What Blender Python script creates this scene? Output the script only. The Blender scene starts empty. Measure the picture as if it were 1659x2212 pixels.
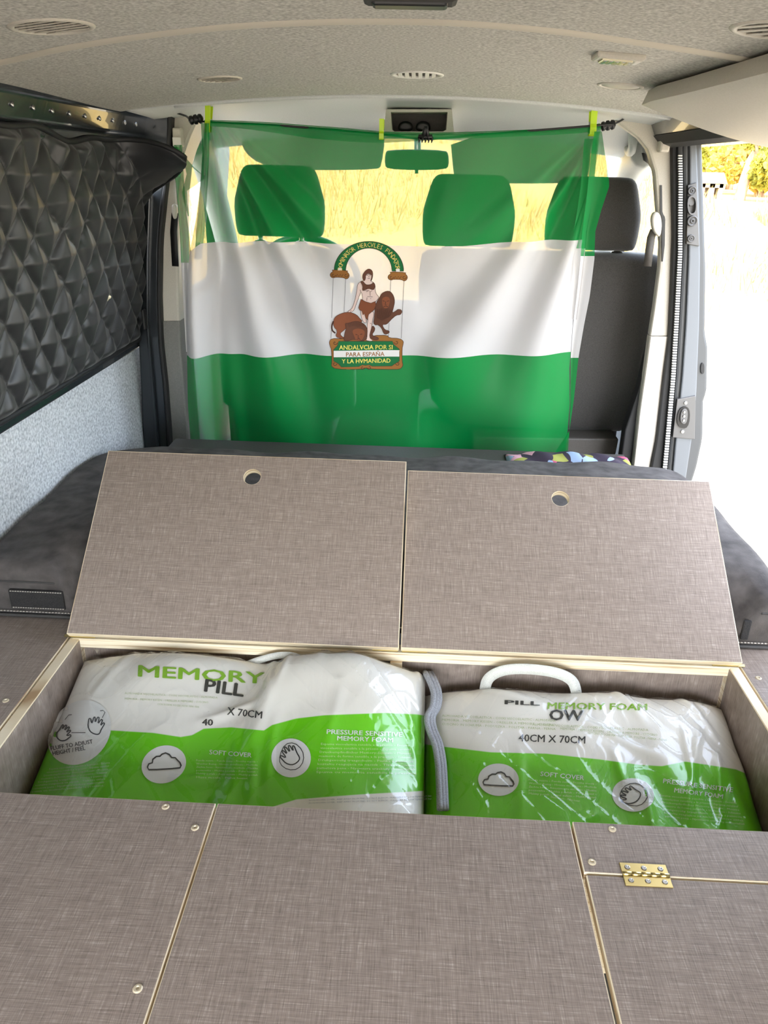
import bpy, bmesh, math, random
import numpy as np
from mathutils import Vector, Matrix
from mathutils.geometry import tessellate_polygon

random.seed(7)
rng = np.random.default_rng(7)
SC = bpy.context.scene
COL = SC.collection

# ------------------------------------------------------------------ camera
IW, IH, FPX = 1659.0, 2212.0, 1662.0
CAM = np.array([0.0, 0.0, 1.79])
YAW, PITCH, ROLL = math.radians(2.0), math.radians(24.0), math.radians(1.40)
_f = np.array([-math.sin(YAW) * math.cos(PITCH), math.cos(YAW) * math.cos(PITCH), -math.sin(PITCH)])
_r = np.array([math.cos(YAW), math.sin(YAW), 0.0])
_u = np.cross(_r, _f)
CR = math.cos(ROLL) * _r + math.sin(ROLL) * _u
CU = -math.sin(ROLL) * _r + math.cos(ROLL) * _u
CF = _f
cd = bpy.data.cameras.new('camera')
cam = bpy.data.objects.new('camera', cd)
COL.objects.link(cam)
cd.sensor_fit = 'VERTICAL'
cd.sensor_height = 36.0
cd.lens = FPX / IH * 36.0
cd.clip_start = 0.02
cd.clip_end = 500
m = Matrix.Identity(4)
for i in range(3):
    m[i][0] = CR[i]; m[i][1] = CU[i]; m[i][2] = -CF[i]; m[i][3] = CAM[i]
cam.matrix_world = m
SC.camera = cam

# ------------------------------------------------------------------ light
world = bpy.data.worlds.new('sky'); SC.world = world
world.use_nodes = True
wn = world.node_tree
bg = wn.nodes['Background']
sky = wn.nodes.new('ShaderNodeTexSky')
sky.sky_type = 'NISHITA'
sky.sun_disc = False
SUN_EL, SUN_AZ = math.radians(54), math.radians(-160)      # azimuth from straight ahead (+Y), negative = left
sky.sun_elevation = SUN_EL
sky.sun_rotation = SUN_AZ
sky.air_density = 1.0
sky.dust_density = 2.5
sky.ozone_density = 1.0
hs = wn.nodes.new('ShaderNodeHueSaturation'); hs.inputs['Saturation'].default_value = 0.55      # hazy summer sky
wn.links.new(sky.outputs[0], hs.inputs['Color']); wn.links.new(hs.outputs[0], bg.inputs[0])
bg.inputs[1].default_value = 0.72
sd = bpy.data.lights.new('sun_offscreen', 'SUN')
sd.energy = 2.4
sd.angle = math.radians(0.6)
sd.color = (1.0, 0.93, 0.80)
sun = bpy.data.objects.new('sun_offscreen', sd); COL.objects.link(sun)
_s = Vector((math.sin(SUN_AZ) * math.cos(SUN_EL), math.cos(SUN_AZ) * math.cos(SUN_EL), math.sin(SUN_EL)))
sun.rotation_euler = _s.to_track_quat('Z', 'Y').to_euler()
sun.location = (-8, -12, 16)
vs = SC.view_settings
vs.view_transform = 'Standard'; vs.look = 'None'; vs.gamma = 1.0; vs.use_curve_mapping = False
vs.exposure = 1.75
SC.cycles.max_bounces = 10
SC.cycles.diffuse_bounces = 6
SC.cycles.transparent_max_bounces = 16
SC.cycles.caustics_reflective = False
SC.cycles.caustics_refractive = False

# ------------------------------------------------------------------ pixel -> place helpers (photo frame 1659x2212)
def rays(px, py):
    px = np.asarray(px, float); py = np.asarray(py, float)
    return CF + np.multiply.outer((px - IW / 2) / FPX, CR) - np.multiply.outer((py - IH / 2) / FPX, CU)
def at(px, py, ax, val):
    d = rays(px, py); k = 'xyz'.index(ax)
    return CAM + d * ((val - CAM[k]) / d[k])
def proj(p):
    d = np.asarray(p, float) - CAM
    z = d @ CF
    return IW / 2 + FPX * (d @ CR) / z, IH / 2 - FPX * (d @ CU) / z
def hit_z(px, py, h, z0=0.87):
    """meet a height field z = h(x, y)"""
    d = rays(px, py); t = (z0 - CAM[2]) / d[..., 2]
    for _ in range(40):
        p = CAM + d * t[..., None]
        t = 0.5 * t + 0.5 * (h(p[..., 0], p[..., 1]) - CAM[2]) / d[..., 2]
    return CAM + d * t[..., None]
def hit_y(px, py, h, y0=2.2):
    """meet a hanging sheet y = h(x, z)"""
    d = rays(px, py); t = (y0 - CAM[1]) / d[..., 1]
    for _ in range(20):
        p = CAM + d * t[..., None]
        t = (h(p[..., 0], p[..., 2]) - CAM[1]) / d[..., 1]
    return CAM + d * t[..., None]
def ss(a, b, x):
    t = np.clip((np.asarray(x, float) - a) / (b - a), 0, 1)
    return t * t * (3 - 2 * t)

# ------------------------------------------------------------------ mesh helpers
def tag(o, label, cat, group=None, kind=None):
    o['label'] = label; o['category'] = cat
    if group: o['group'] = group
    if kind: o['kind'] = kind
    return o
def empty(name, loc=(0, 0, 0)):
    e = bpy.data.objects.new(name, None); e.location = loc; e.empty_display_size = 0.05
    COL.objects.link(e); return e
def put(name, me, mat, parent=None):
    o = bpy.data.objects.new(name, me); COL.objects.link(o)
    if mat is not None and not me.materials: me.materials.append(mat)
    if parent is not None: parent_to(o, parent)
    return o
def parent_to(o, parent):
    loc = Vector((0, 0, 0)); p = parent
    while p is not None:
        loc += Vector(p.location) + (p.matrix_parent_inverse.translation if p.parent else Vector((0, 0, 0)))
        p = p.parent
    o.parent = parent
    o.matrix_parent_inverse = Matrix.Translation(-loc)
def mesh(name, verts, faces, mat, parent=None, smooth=False):
    me = bpy.data.meshes.new(name)
    me.from_pydata([tuple(map(float, v)) for v in verts], [], [tuple(map(int, f)) for f in faces])
    if smooth: me.polygons.foreach_set('use_smooth', [True] * len(me.polygons))
    me.update()
    return put(name, me, mat, parent)
def bm_obj(name, bm, mat, parent=None, smooth=False, recalc=True):
    if recalc: bmesh.ops.recalc_face_normals(bm, faces=bm.faces)
    me = bpy.data.meshes.new(name); bm.to_mesh(me); bm.free()
    if smooth: me.polygons.foreach_set('use_smooth', [True] * len(me.polygons))
    return put(name, me, mat, parent)
def bm_box(bm, x0, x1, y0, y1, z0, z1):
    vs_ = [bm.verts.new(p) for p in ((x0, y0, z0), (x1, y0, z0), (x1, y1, z0), (x0, y1, z0), (x0, y0, z1), (x1, y0, z1), (x1, y1, z1), (x0, y1, z1))]
    for f in ((0, 3, 2, 1), (4, 5, 6, 7), (0, 1, 5, 4), (1, 2, 6, 5), (2, 3, 7, 6), (3, 0, 4, 7)):
        bm.faces.new([vs_[i] for i in f])
def box(name, x0, x1, y0, y1, z0, z1, mat, parent=None, bevel=0.0, seg=2, smooth=False):
    bm = bmesh.new(); bm_box(bm, x0, x1, y0, y1, z0, z1)
    if bevel: bmesh.ops.bevel(bm, geom=list(bm.edges), offset=bevel, segments=seg, profile=0.5, affect='EDGES')
    return bm_obj(name, bm, mat, parent, smooth)
def grid(name, P, mat, parent=None, smooth=True, wrapu=False, uv=None, attr=None, thick=None):
    """P: (n, m, 3) array of points -> quad sheet"""
    n, m_ = P.shape[:2]
    faces = []
    for i in range(n - (0 if wrapu else 1)):
        for j in range(m_ - 1):
            a = i * m_ + j; b = ((i + 1) % n) * m_ + j
            faces.append((a, b, b + 1, a + 1))
    o = mesh(name, P.reshape(-1, 3), faces, mat, parent, smooth)
    me = o.data
    if uv is not None:
        L = me.uv_layers.new(name='UVMap'); U = uv.reshape(-1, 2)
        vi = np.zeros(len(me.loops), int); me.loops.foreach_get('vertex_index', vi)
        L.data.foreach_set('uv', U[vi].astype('f').ravel())
    if attr:
        for k, v in attr.items():
            A = me.attributes.new(k, 'FLOAT', 'POINT'); A.data.foreach_set('value', np.asarray(v, 'f').ravel())
    if thick:
        md = o.modifiers.new('thickness', 'SOLIDIFY'); md.thickness = thick; md.offset = 0
    return o
def tube(name, pts, r, mat, parent=None, seg=8, flat=None, caps=True):
    """round tube along a 3-D path; r may be a list"""
    pts = [Vector(p) for p in pts]; n = len(pts)
    rr = r if hasattr(r, '__len__') else [r] * n
    verts = []; faces = []
    prev = None
    for i, p in enumerate(pts):
        t = (pts[min(i + 1, n - 1)] - pts[max(i - 1, 0)]).normalized()
        ref = prev if prev is not None else (Vector((0, 0, 1)) if abs(t.z) < 0.9 else Vector((1, 0, 0)))
        a = t.cross(ref).normalized(); b = a.cross(t).normalized(); prev = b
        for k in range(seg):
            an = 2 * math.pi * k / seg
            verts.append(p + (a * math.cos(an) + b * math.sin(an) * (flat or 1.0)) * rr[i])
    for i in range(n - 1):
        for k in range(seg):
            a0 = i * seg + k; a1 = i * seg + (k + 1) % seg
            faces.append((a0, a1, a1 + seg, a0 + seg))
    if caps:
        faces.append(tuple(range(seg - 1, -1, -1))); faces.append(tuple((n - 1) * seg + k for k in range(seg)))
    return mesh(name, verts, faces, mat, parent, True)
def prism(name, poly, axis, lo, hi, mat, parent=None, bevel=0.0, smooth=False, seg=2):
    """polygon in the plane across axis, pushed out from lo to hi. poly: (a,b) = the other two axes in xyz order"""
    k = 'xyz'.index(axis)
    def v3(a, b, c):
        q = [a, b]; q.insert(k, c); return q
    bm = bmesh.new()
    A = [bm.verts.new(v3(a, b, lo)) for a, b in poly]; B = [bm.verts.new(v3(a, b, hi)) for a, b in poly]
    bm.faces.new(A[::-1]); bm.faces.new(B); n = len(poly)
    for i in range(n): bm.faces.new((A[i], A[(i + 1) % n], B[(i + 1) % n], B[i]))
    bmesh.ops.recalc_face_normals(bm, faces=bm.faces)
    if bevel: bmesh.ops.bevel(bm, geom=list(bm.edges), offset=bevel, segments=seg, profile=0.5, affect='EDGES', clamp_overlap=True)
    bmesh.ops.triangulate(bm, faces=[f for f in bm.faces if len(f.verts) > 4])
    return bm_obj(name, bm, mat, parent, smooth)
def puff(name, poly, y0, y1, mat, parent=None, rnd=0.03, steps=5, tilt=0.0, zref=0.0, bulge=0.0):
    """cushion: outline (x,z) with rounded front and back edges; tilt leans it (dy per dz)"""
    P = np.array(poly, float); c = P.mean(0); ext = (P.max(0) - P.min(0)) / 2
    rings = []
    dep = y1 - y0
    prof = []
    for i in range(steps + 1):
        a = math.pi / 2 * i / steps; prof.append((rnd * (1 - math.sin(a)), rnd * (1 - math.cos(a))))
    prof = [(ins, d) for ins, d in prof]
    seq = [(ins, y0 + d) for ins, d in prof] + [(ins, y1 - d) for ins, d in prof[::-1]]
    for ins, y in seq:
        s = 1 - ins / ext
        rings.append([(c[0] + (p[0] - c[0]) * s[0], y + tilt * (c[1] + (p[1] - c[1]) * s[1] - zref), c[1] + (p[1] - c[1]) * s[1]) for p in P])
    n = len(P); verts = [v for r_ in rings for v in r_]; faces = []
    for i in range(len(rings) - 1):
        for k in range(n):
            a = i * n + k; b = i * n + (k + 1) % n
            faces.append((a, b, b + n, a + n))
    # domed ends
    for ring0, sgn in ((0, -1), (len(rings) - 1, 1)):
        base = ring0 * n; prevb = base
        for s, d in ((0.66, 0.75), (0.33, 0.94)):
            nb = len(verts)
            for k in range(n):
                q = np.array(rings[ring0][k]); cc = np.array([c[0], q[1] , c[1]])
                x = c[0] + (q[0] - c[0]) * s; z = c[1] + (q[2] - c[1]) * s
                verts.append((x, (y0 if sgn < 0 else y1) + sgn * bulge * d + tilt * (z - zref), z))
            for k in range(n):
                a = prevb + k; b = prevb + (k + 1) % n
                faces.append((a, b, nb + (k + 1) % n, nb + k))
            prevb = nb
        verts.append((c[0], (y0 if sgn < 0 else y1) + sgn * bulge + tilt * (c[1] - zref), c[1])); ci = len(verts) - 1
        for k in range(n): faces.append((prevb + k, prevb + (k + 1) % n, ci))
    bm = bmesh.new(); V = [bm.verts.new(v) for v in verts]
    for f in faces: bm.faces.new([V[i] for i in f])
    return bm_obj(name, bm, mat, parent, True)
def smooth_poly(poly, it=2):
    P = [tuple(p) for p in poly]
    for _ in range(it):
        Q = []
        for i in range(len(P)):
            a = P[i]; b = P[(i + 1) % len(P)]
            Q.append((a[0] * .75 + b[0] * .25, a[1] * .75 + b[1] * .25)); Q.append((a[0] * .25 + b[0] * .75, a[1] * .25 + b[1] * .75))
        P = Q
    return P
def smooth_line(pts, n=40):
    """resample a polyline through its points with a Catmull-Rom curve"""
    P = [np.array(p, float) for p in pts]; P = [2 * P[0] - P[1]] + P + [2 * P[-1] - P[-2]]
    out = []; seg = len(P) - 3
    for s in np.linspace(0, seg - 1e-6, n):
        i = int(s); t = s - i; a, b, c, d = P[i:i + 4]
        out.append(0.5 * ((2 * b) + (-a + c) * t + (2 * a - 5 * b + 4 * c - d) * t * t + (-a + 3 * b - 3 * c + d) * t ** 3))
    return np.array(out)
def lathe(name, prof, mat, parent=None, seg=24, M=None):
    verts = []; faces = []
    for r_, z in prof:
        for k in range(seg):
            a = 2 * math.pi * k / seg; v = Vector((r_ * math.cos(a), r_ * math.sin(a), z)); verts.append(M @ v if M else v)
    for i in range(len(prof) - 1):
        for k in range(seg):
            a = i * seg + k; b = i * seg + (k + 1) % seg
            faces.append((a, b, b + seg, a + seg))
    faces.append(tuple(range(seg))[::-1]); faces.append(tuple((len(prof) - 1) * seg + k for k in range(seg)))
    bm = bmesh.new(); V = [bm.verts.new(v) for v in verts]
    for f in faces: bm.faces.new([V[i] for i in f])
    return bm_obj(name, bm, mat, parent, True)

# ------------------------------------------------------------------ materials
def srgb(r, g, b):
    return tuple(((c / 255) / 12.92 if c / 255 <= 0.04045 else ((c / 255 + 0.055) / 1.055) ** 2.4) for c in (r, g, b)) + (1.0,)
def base_mat(name):
    mt = bpy.data.materials.new(name); mt.use_nodes = True
    return mt, mt.node_tree, mt.node_tree.nodes['Principled BSDF']
def setp(b, **k):
    for n_, v in k.items():
        n_ = n_.replace('_', ' ')
        for key in b.inputs.keys():
            if key.lower() == n_.lower(): b.inputs[key].default_value = v
def plain(name, col, rough=0.5, metal=0.0, **k):
    mt, nt, b = base_mat(name); setp(b, Base_Color=col, Roughness=rough, Metallic=metal, **k); return mt
def noisy(name, c1, c2, scale=60, rough=0.6, bump=0.0, detail=4, contrast=(0.35, 0.65), stretch=(1, 1, 1), metal=0.0, bscale=None, dist=0.002, **k):
    mt, nt, b = base_mat(name); setp(b, Roughness=rough, Metallic=metal, **k)
    tc = nt.nodes.new('ShaderNodeTexCoord'); mp = nt.nodes.new('ShaderNodeMapping'); mp.inputs['Scale'].default_value = stretch
    nt.links.new(tc.outputs['Object'], mp.inputs[0])
    nz = nt.nodes.new('ShaderNodeTexNoise'); nz.inputs['Scale'].default_value = scale; nz.inputs['Detail'].default_value = detail
    nt.links.new(mp.outputs[0], nz.inputs[0])
    cr = nt.nodes.new('ShaderNodeValToRGB'); cr.color_ramp.elements[0].position, cr.color_ramp.elements[1].position = contrast
    cr.color_ramp.elements[0].color = c1; cr.color_ramp.elements[1].color = c2
    nt.links.new(nz.outputs[0], cr.inputs[0]); nt.links.new(cr.outputs[0], b.inputs['Base Color'])
    if bump:
        bp = nt.nodes.new('ShaderNodeBump'); bp.inputs['Strength'].default_value = bump; bp.inputs['Distance'].default_value = dist
        src = nz
        if bscale:
            src = nt.nodes.new('ShaderNodeTexNoise'); src.inputs['Scale'].default_value = bscale; src.inputs['Detail'].default_value = 3
            nt.links.new(mp.outputs[0], src.inputs[0])
        nt.links.new(src.outputs[0], bp.inputs['Height']); nt.links.new(bp.outputs[0], b.inputs['Normal'])
    return mt
def linen(name):
    mt, nt, b = base_mat(name); setp(b, Roughness=0.5, Specular_IOR_Level=0.3)
    tc = nt.nodes.new('ShaderNodeTexCoord')
    outs = []
    for sc, sd_ in (((22, 640, 22), 1.3), ((640, 22, 22), 7.7), ((50, 1300, 50), 3.1), ((1300, 50, 50), 9.4)):
        mp = nt.nodes.new('ShaderNodeMapping'); mp.inputs['Scale'].default_value = sc; mp.inputs['Location'].default_value = (sd_, sd_, sd_)
        nt.links.new(tc.outputs['Object'], mp.inputs[0])
        nz = nt.nodes.new('ShaderNodeTexNoise'); nz.inputs['Scale'].default_value = 1.0; nz.inputs['Detail'].default_value = 2
        nt.links.new(mp.outputs[0], nz.inputs[0]); outs.append(nz)
    def mth(op, a, c):
        n_ = nt.nodes.new('ShaderNodeMath'); n_.operation = op
        for i, q in enumerate((a, c)):
            if isinstance(q, (int, float)): n_.inputs[i].default_value = q
            else: nt.links.new(q, n_.inputs[i])
        return n_.outputs[0]
    s = mth('ADD', mth('ADD', outs[0].outputs[0], outs[1].outputs[0]), mth('ADD', outs[2].outputs[0], outs[3].outputs[0]))
    s = mth('MULTIPLY', s, 0.25)
    cr = nt.nodes.new('ShaderNodeValToRGB'); e = cr.color_ramp.elements
    e[0].position = 0.33; e[0].color = (0.135, 0.106, 0.088, 1)
    e[1].position = 0.70; e[1].color = (0.56, 0.48, 0.41, 1)
    x = e.new(0.47); x.color = (0.250, 0.200, 0.166, 1)
    x = e.new(0.55); x.color = (0.305, 0.245, 0.205, 1)
    nt.links.new(s, cr.inputs[0]); nt.links.new(cr.outputs[0], b.inputs['Base Color'])
    bp = nt.nodes.new('ShaderNodeBump'); bp.inputs['Strength'].default_value = 0.25; bp.inputs['Distance'].default_value = 0.001
    nt.links.new(s, bp.inputs['Height']); nt.links.new(bp.outputs[0], b.inputs['Normal'])
    return mt
def plywood(name):
    mt, nt, b = base_mat(name); setp(b, Roughness=0.6)
    tc = nt.nodes.new('ShaderNodeTexCoord'); mp = nt.nodes.new('ShaderNodeMapping'); mp.inputs['Scale'].default_value = (6, 6, 330)
    nt.links.new(tc.outputs['Object'], mp.inputs[0])
    nz = nt.nodes.new('ShaderNodeTexNoise'); nz.inputs['Scale'].default_value = 1; nz.inputs['Detail'].default_value = 3
    nt.links.new(mp.outputs[0], nz.inputs[0])
    cr = nt.nodes.new('ShaderNodeValToRGB'); e = cr.color_ramp.elements
    e[0].position = 0.30; e[0].color = srgb(170, 140, 104); e[1].position = 0.60; e[1].color = srgb(236, 224, 198)
    x = e.new(0.42); x.color = srgb(224, 206, 172)
    nt.links.new(nz.outputs[0], cr.inputs[0]); nt.links.new(cr.outputs[0], b.inputs['Base Color'])
    return mt

M = {}
M['linen'] = linen('linen_laminate')
M['ply'] = plywood('plywood_edge')
M['felt'] = noisy('headliner_felt', srgb(156, 153, 147), srgb(214, 211, 204), 210, 0.95, 0.25, 4, (0.28, 0.68), dist=0.002)
M['felt_trim'] = plain('headliner_seam', srgb(205, 198, 184), 0.8)
M['carpet'] = noisy('wall_carpet', srgb(158, 163, 168), srgb(224, 227, 230), 150, 0.95, 0.5, 5, (0.30, 0.66), dist=0.004)
M['paint'] = plain('dark_body_paint', srgb(52, 57, 62), 0.22, 0.35, Coat_Weight=0.5)
M['rubber'] = plain('black_rubber', srgb(26, 26, 27), 0.6)
M['black'] = plain('black_plastic', srgb(20, 20, 21), 0.4)
M['beige'] = noisy('beige_plastic', srgb(198, 192, 181), srgb(205, 199, 188), 300, 0.5, 0.06)
M['grey_plastic'] = noisy('grey_plastic', srgb(202, 205, 204), srgb(210, 213, 212), 300, 0.5, 0.06)
M['lowgrey'] = noisy('lower_trim_plastic', srgb(122, 120, 117), srgb(132, 130, 126), 300, 0.55, 0.06)
M['jamb'] = plain('grey_door_jamb', srgb(98, 102, 106), 0.4, 0.0)
M['jamb_dark'] = plain('dark_jamb', srgb(74, 76, 78), 0.4, 0.2)
M['plate'] = plain('latch_plate', srgb(92, 91, 90), 0.45, 0.2)
M['steel'] = plain('steel', srgb(190, 190, 188), 0.28, 1.0)
M['brass'] = plain('brassy_steel', srgb(222, 202, 140), 0.28, 1.0)
M['screw'] = plain('cream_screw', srgb(206, 192, 164), 0.35, 0.3)
M['white'] = plain('white_plastic', srgb(228, 226, 220), 0.5)
M['seat'] = noisy('seat_fabric', srgb(58, 55, 53), srgb(72, 69, 66), 400, 0.9, 0.15, Sheen_Weight=0.25)
M['seat_plastic'] = noisy('seat_plastic', srgb(70, 66, 62), srgb(76, 72, 68), 200, 0.6, 0.05)
M['mattress'] = noisy('mattress_felt', srgb(60, 56, 54), srgb(98, 93, 90), 26, 0.95, 0.35, 9, (0.25, 0.75), bscale=420, Sheen_Weight=0.03, Specular_IOR_Level=0.2)
M['quilt'] = plain('quilt_nylon', srgb(34, 35, 37), 0.42, 0.0, Sheen_Weight=0.2)
M['piping'] = plain('quilt_piping', srgb(22, 23, 25), 0.6)
M['peg'] = plain('lime_plastic', srgb(190, 226, 24), 0.35, Subsurface_Weight=0.1)
M['velcro'] = noisy('velcro', srgb(26, 25, 25), srgb(50, 48, 47), 900, 0.95, 0.5)
M['stitch'] = plain('pale_stitching', srgb(188, 180, 170), 0.8)
M['visor'] = plain('visor_fabric', srgb(206, 202, 194), 0.8)
M['strap'] = noisy('strap_webbing', srgb(196, 196, 188), srgb(216, 216, 208), 700, 0.8, 0.2)
M['zip'] = noisy('zip_tape', srgb(128, 130, 134), srgb(158, 160, 164), 500, 0.6, 0.2)
M['yellow_print'] = plain('yellow_print', srgb(238, 226, 110), 0.8)
M['seam_dark'] = plain('dark_seam', srgb(60, 58, 56), 0.8)
M['lens'] = plain('clear_lens', srgb(236, 228, 196), 0.12, 0.0, Coat_Weight=1.0)
M['mirror_back'] = plain('mirror_housing', srgb(60, 60, 60), 0.5)
def glass(name, tint=(0.93, 0.95, 0.94, 1)):
    mt = bpy.data.materials.new(name); mt.use_nodes = True; nt = mt.node_tree; nt.nodes.clear()
    o = nt.nodes.new('ShaderNodeOutputMaterial'); mx = nt.nodes.new('ShaderNodeMixShader')
    t = nt.nodes.new('ShaderNodeBsdfTransparent'); t.inputs[0].default_value = tint
    g = nt.nodes.new('ShaderNodeBsdfGlossy'); g.inputs['Roughness'].default_value = 0.02
    fc = nt.nodes.new('ShaderNodeLayerWeight'); fc.inputs[0].default_value = 0.5
    pw = nt.nodes.new('ShaderNodeMath'); pw.operation = 'POWER'; pw.inputs[1].default_value = 4.0; nt.links.new(fc.outputs['Facing'], pw.inputs[0])
    fr = nt.nodes.new('ShaderNodeMath'); fr.operation = 'MULTIPLY_ADD'; fr.inputs[1].default_value = 0.7; fr.inputs[2].default_value = 0.05; nt.links.new(pw.outputs[0], fr.inputs[0])
    nt.links.new(fr.outputs[0], mx.inputs[0]); nt.links.new(t.outputs[0], mx.inputs[1]); nt.links.new(g.outputs[0], mx.inputs[2]); nt.links.new(mx.outputs[0], o.inputs[0])
    return mt
M['glass'] = glass('window_glass')
def cloth(name, cols, trans, bounds=None):
    """sheer flag cloth: weave gaps let light straight through, threads scatter it to both sides; stripes by UV v"""
    mt = bpy.data.materials.new(name); mt.use_nodes = True; nt = mt.node_tree; nt.nodes.clear()
    N = nt.nodes.new; Lk = nt.links.new
    o = N('ShaderNodeOutputMaterial')
    uv = N('ShaderNodeUVMap'); uv.uv_map = 'UVMap'; sp = N('ShaderNodeSeparateXYZ'); Lk(uv.outputs[0], sp.inputs[0])
    def stripes(a, b_):
        cr = N('ShaderNodeValToRGB'); cr.color_ramp.interpolation = 'CONSTANT'; e = cr.color_ramp.elements
        e[0].position = 0; e[0].color = a; e[1].position = 1 / 3; e[1].color = b_; x = e.new(2 / 3); x.color = a
        Lk(sp.outputs[1], cr.inputs[0]); return cr.outputs[0]
    tcx = N('ShaderNodeTexCoord'); nz = N('ShaderNodeTexNoise'); nz.inputs['Scale'].default_value = 900; Lk(tcx.outputs['Object'], nz.inputs[0])
    col = stripes(*cols); tr = stripes(*trans)
    d = N('ShaderNodeBsdfDiffuse'); t = N('ShaderNodeBsdfTranslucent'); g = N('ShaderNodeBsdfGlossy'); g.inputs['Roughness'].default_value = 0.38
    Lk(col, d.inputs[0]); Lk(col, t.inputs[0]); g.inputs[0].default_value = (0.5, 0.5, 0.5, 1)
    m1 = N('ShaderNodeMixShader'); m1.inputs[0].default_value = 0.30; Lk(d.outputs[0], m1.inputs[1]); Lk(t.outputs[0], m1.inputs[2])
    m2 = N('ShaderNodeMixShader'); m2.inputs[0].default_value = 0.025; Lk(m1.outputs[0], m2.inputs[1]); Lk(g.outputs[0], m2.inputs[2])
    tp = N('ShaderNodeBsdfTransparent'); m3 = N('ShaderNodeMixShader')
    Lk(tr, m3.inputs[0]); Lk(m2.outputs[0], m3.inputs[1]); Lk(tp.outputs[0], m3.inputs[2]); Lk(m3.outputs[0], o.inputs[0])
    return mt
FG = srgb(0, 152, 70); FW = srgb(222, 219, 218)
M['flag'] = cloth('sheer_flag_cloth', (FG, FW), ((0.27, 0.27, 0.27, 1), (0.08, 0.08, 0.08, 1)))
def bagfilm(name):
    """white foam and lime print under crinkled clear film; 'band' attribute > 0 = lime"""
    mt, nt, b = base_mat(name); N = nt.nodes.new; Lk = nt.links.new
    at_ = N('ShaderNodeAttribute'); at_.attribute_name = 'band'
    cr = N('ShaderNodeValToRGB'); e = cr.color_ramp.elements; cr.color_ramp.interpolation = 'LINEAR'
    mp = N('ShaderNodeMapRange'); mp.inputs[1].default_value = -2.0; mp.inputs[2].default_value = 2.0
    Lk(at_.outputs['Fac'], mp.inputs[0])
    e[0].position = 0.25; e[0].color = srgb(234, 230, 220); e[1].position = 0.75; e[1].color = srgb(104, 204, 0)
    Lk(mp.outputs[0], cr.inputs[0])
    tc = N('ShaderNodeTexCoord'); n1 = N('ShaderNodeTexNoise'); n1.inputs['Scale'].default_value = 9; n1.inputs['Detail'].default_value = 4
    Lk(tc.outputs['Object'], n1.inputs[0])
    mx = N('ShaderNodeMixRGB'); mx.blend_type = 'MULTIPLY'; mx.inputs[0].default_value = 0.0
    Lk(cr.outputs[0], mx.inputs[1]); Lk(n1.outputs[0], mx.inputs[2]); Lk(mx.outputs[0], b.inputs['Base Color'])
    setp(b, Roughness=0.5, Coat_Weight=0.35, Coat_Roughness=0.2, Coat_IOR=1.5)
    n2 = N('ShaderNodeTexNoise'); n2.inputs['Scale'].default_value = 20; n2.inputs['Detail'].default_value = 5; n2.inputs['Distortion'].default_value = 1.4
    mp2 = N('ShaderNodeMapping'); mp2.inputs['Scale'].default_value = (1.6, 0.55, 1.0); mp2.inputs['Rotation'].default_value = (0, 0, 0.5)
    Lk(tc.outputs['Object'], mp2.inputs[0]); Lk(mp2.outputs[0], n2.inputs[0])
    bp = N('ShaderNodeBump'); bp.inputs['Strength'].default_value = 0.55; bp.inputs['Distance'].default_value = 0.006
    Lk(n2.outputs[0], bp.inputs['Height']); Lk(bp.outputs[0], b.inputs['Coat Normal'])
    bp2 = N('ShaderNodeBump'); bp2.inputs['Strength'].default_value = 0.12; bp2.inputs['Distance'].default_value = 0.006
    Lk(n2.outputs[0], bp2.inputs['Height']); Lk(bp2.outputs[0], b.inputs['Normal'])
    return mt
M['bag'] = bagfilm('pillow_bag_film')
M['pr_white'] = plain('white_print', srgb(226, 226, 222), 0.5, Coat_Weight=0.5, Coat_Roughness=0.2)
M['pr_black'] = plain('black_print', srgb(46, 48, 46), 0.5, Coat_Weight=0.5, Coat_Roughness=0.2)
M['pr_green'] = plain('green_print', srgb(128, 178, 40), 0.5, Coat_Weight=0.5, Coat_Roughness=0.2)
M['pr_pale'] = plain('pale_lime_print', srgb(198, 222, 160), 0.5, Coat_Weight=0.5, Coat_Roughness=0.2)
M['pr_faint'] = plain('faint_green_print', srgb(178, 190, 140), 0.5, Coat_Weight=0.5, Coat_Roughness=0.2)
def film(name):
    mt = bpy.data.materials.new(name); mt.use_nodes = True; nt = mt.node_tree; nt.nodes.clear(); N = nt.nodes.new; Lk = nt.links.new
    o = N('ShaderNodeOutputMaterial'); mx = N('ShaderNodeMixShader'); t = N('ShaderNodeBsdfTransparent'); t.inputs[0].default_value = (0.95, 0.955, 0.95, 1)
    g = N('ShaderNodeBsdfGlossy'); g.inputs['Roughness'].default_value = 0.09
    fc = nt.nodes.new('ShaderNodeLayerWeight'); fc.inputs[0].default_value = 0.5
    pw = nt.nodes.new('ShaderNodeMath'); pw.operation = 'POWER'; pw.inputs[1].default_value = 4.0; nt.links.new(fc.outputs['Facing'], pw.inputs[0])
    fr = nt.nodes.new('ShaderNodeMath'); fr.operation = 'MULTIPLY_ADD'; fr.inputs[1].default_value = 0.6; fr.inputs[2].default_value = 0.07; nt.links.new(pw.outputs[0], fr.inputs[0])
    Lk(fr.outputs[0], mx.inputs[0]); Lk(t.outputs[0], mx.inputs[1]); Lk(g.outputs[0], mx.inputs[2]); Lk(mx.outputs[0], o.inputs[0])
    return mt
M['film'] = film('clear_film')

# ================================================================== THE SETTING
BED = 0.95
def zceil(x, y): return 1.962 - 0.09 * (np.asarray(x) + 0.02) ** 2 - 0.006 * ss(1.5, 2.1, y)
def hit_ceil(px, py): return hit_z(np.array([px], float), np.array([py], float), zceil, 1.94)[0]
def xwall(z): return np.interp(z, [0.6, 1.28, 1.86, 1.93], [-0.865, -0.865, -0.795, -0.765])

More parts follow.
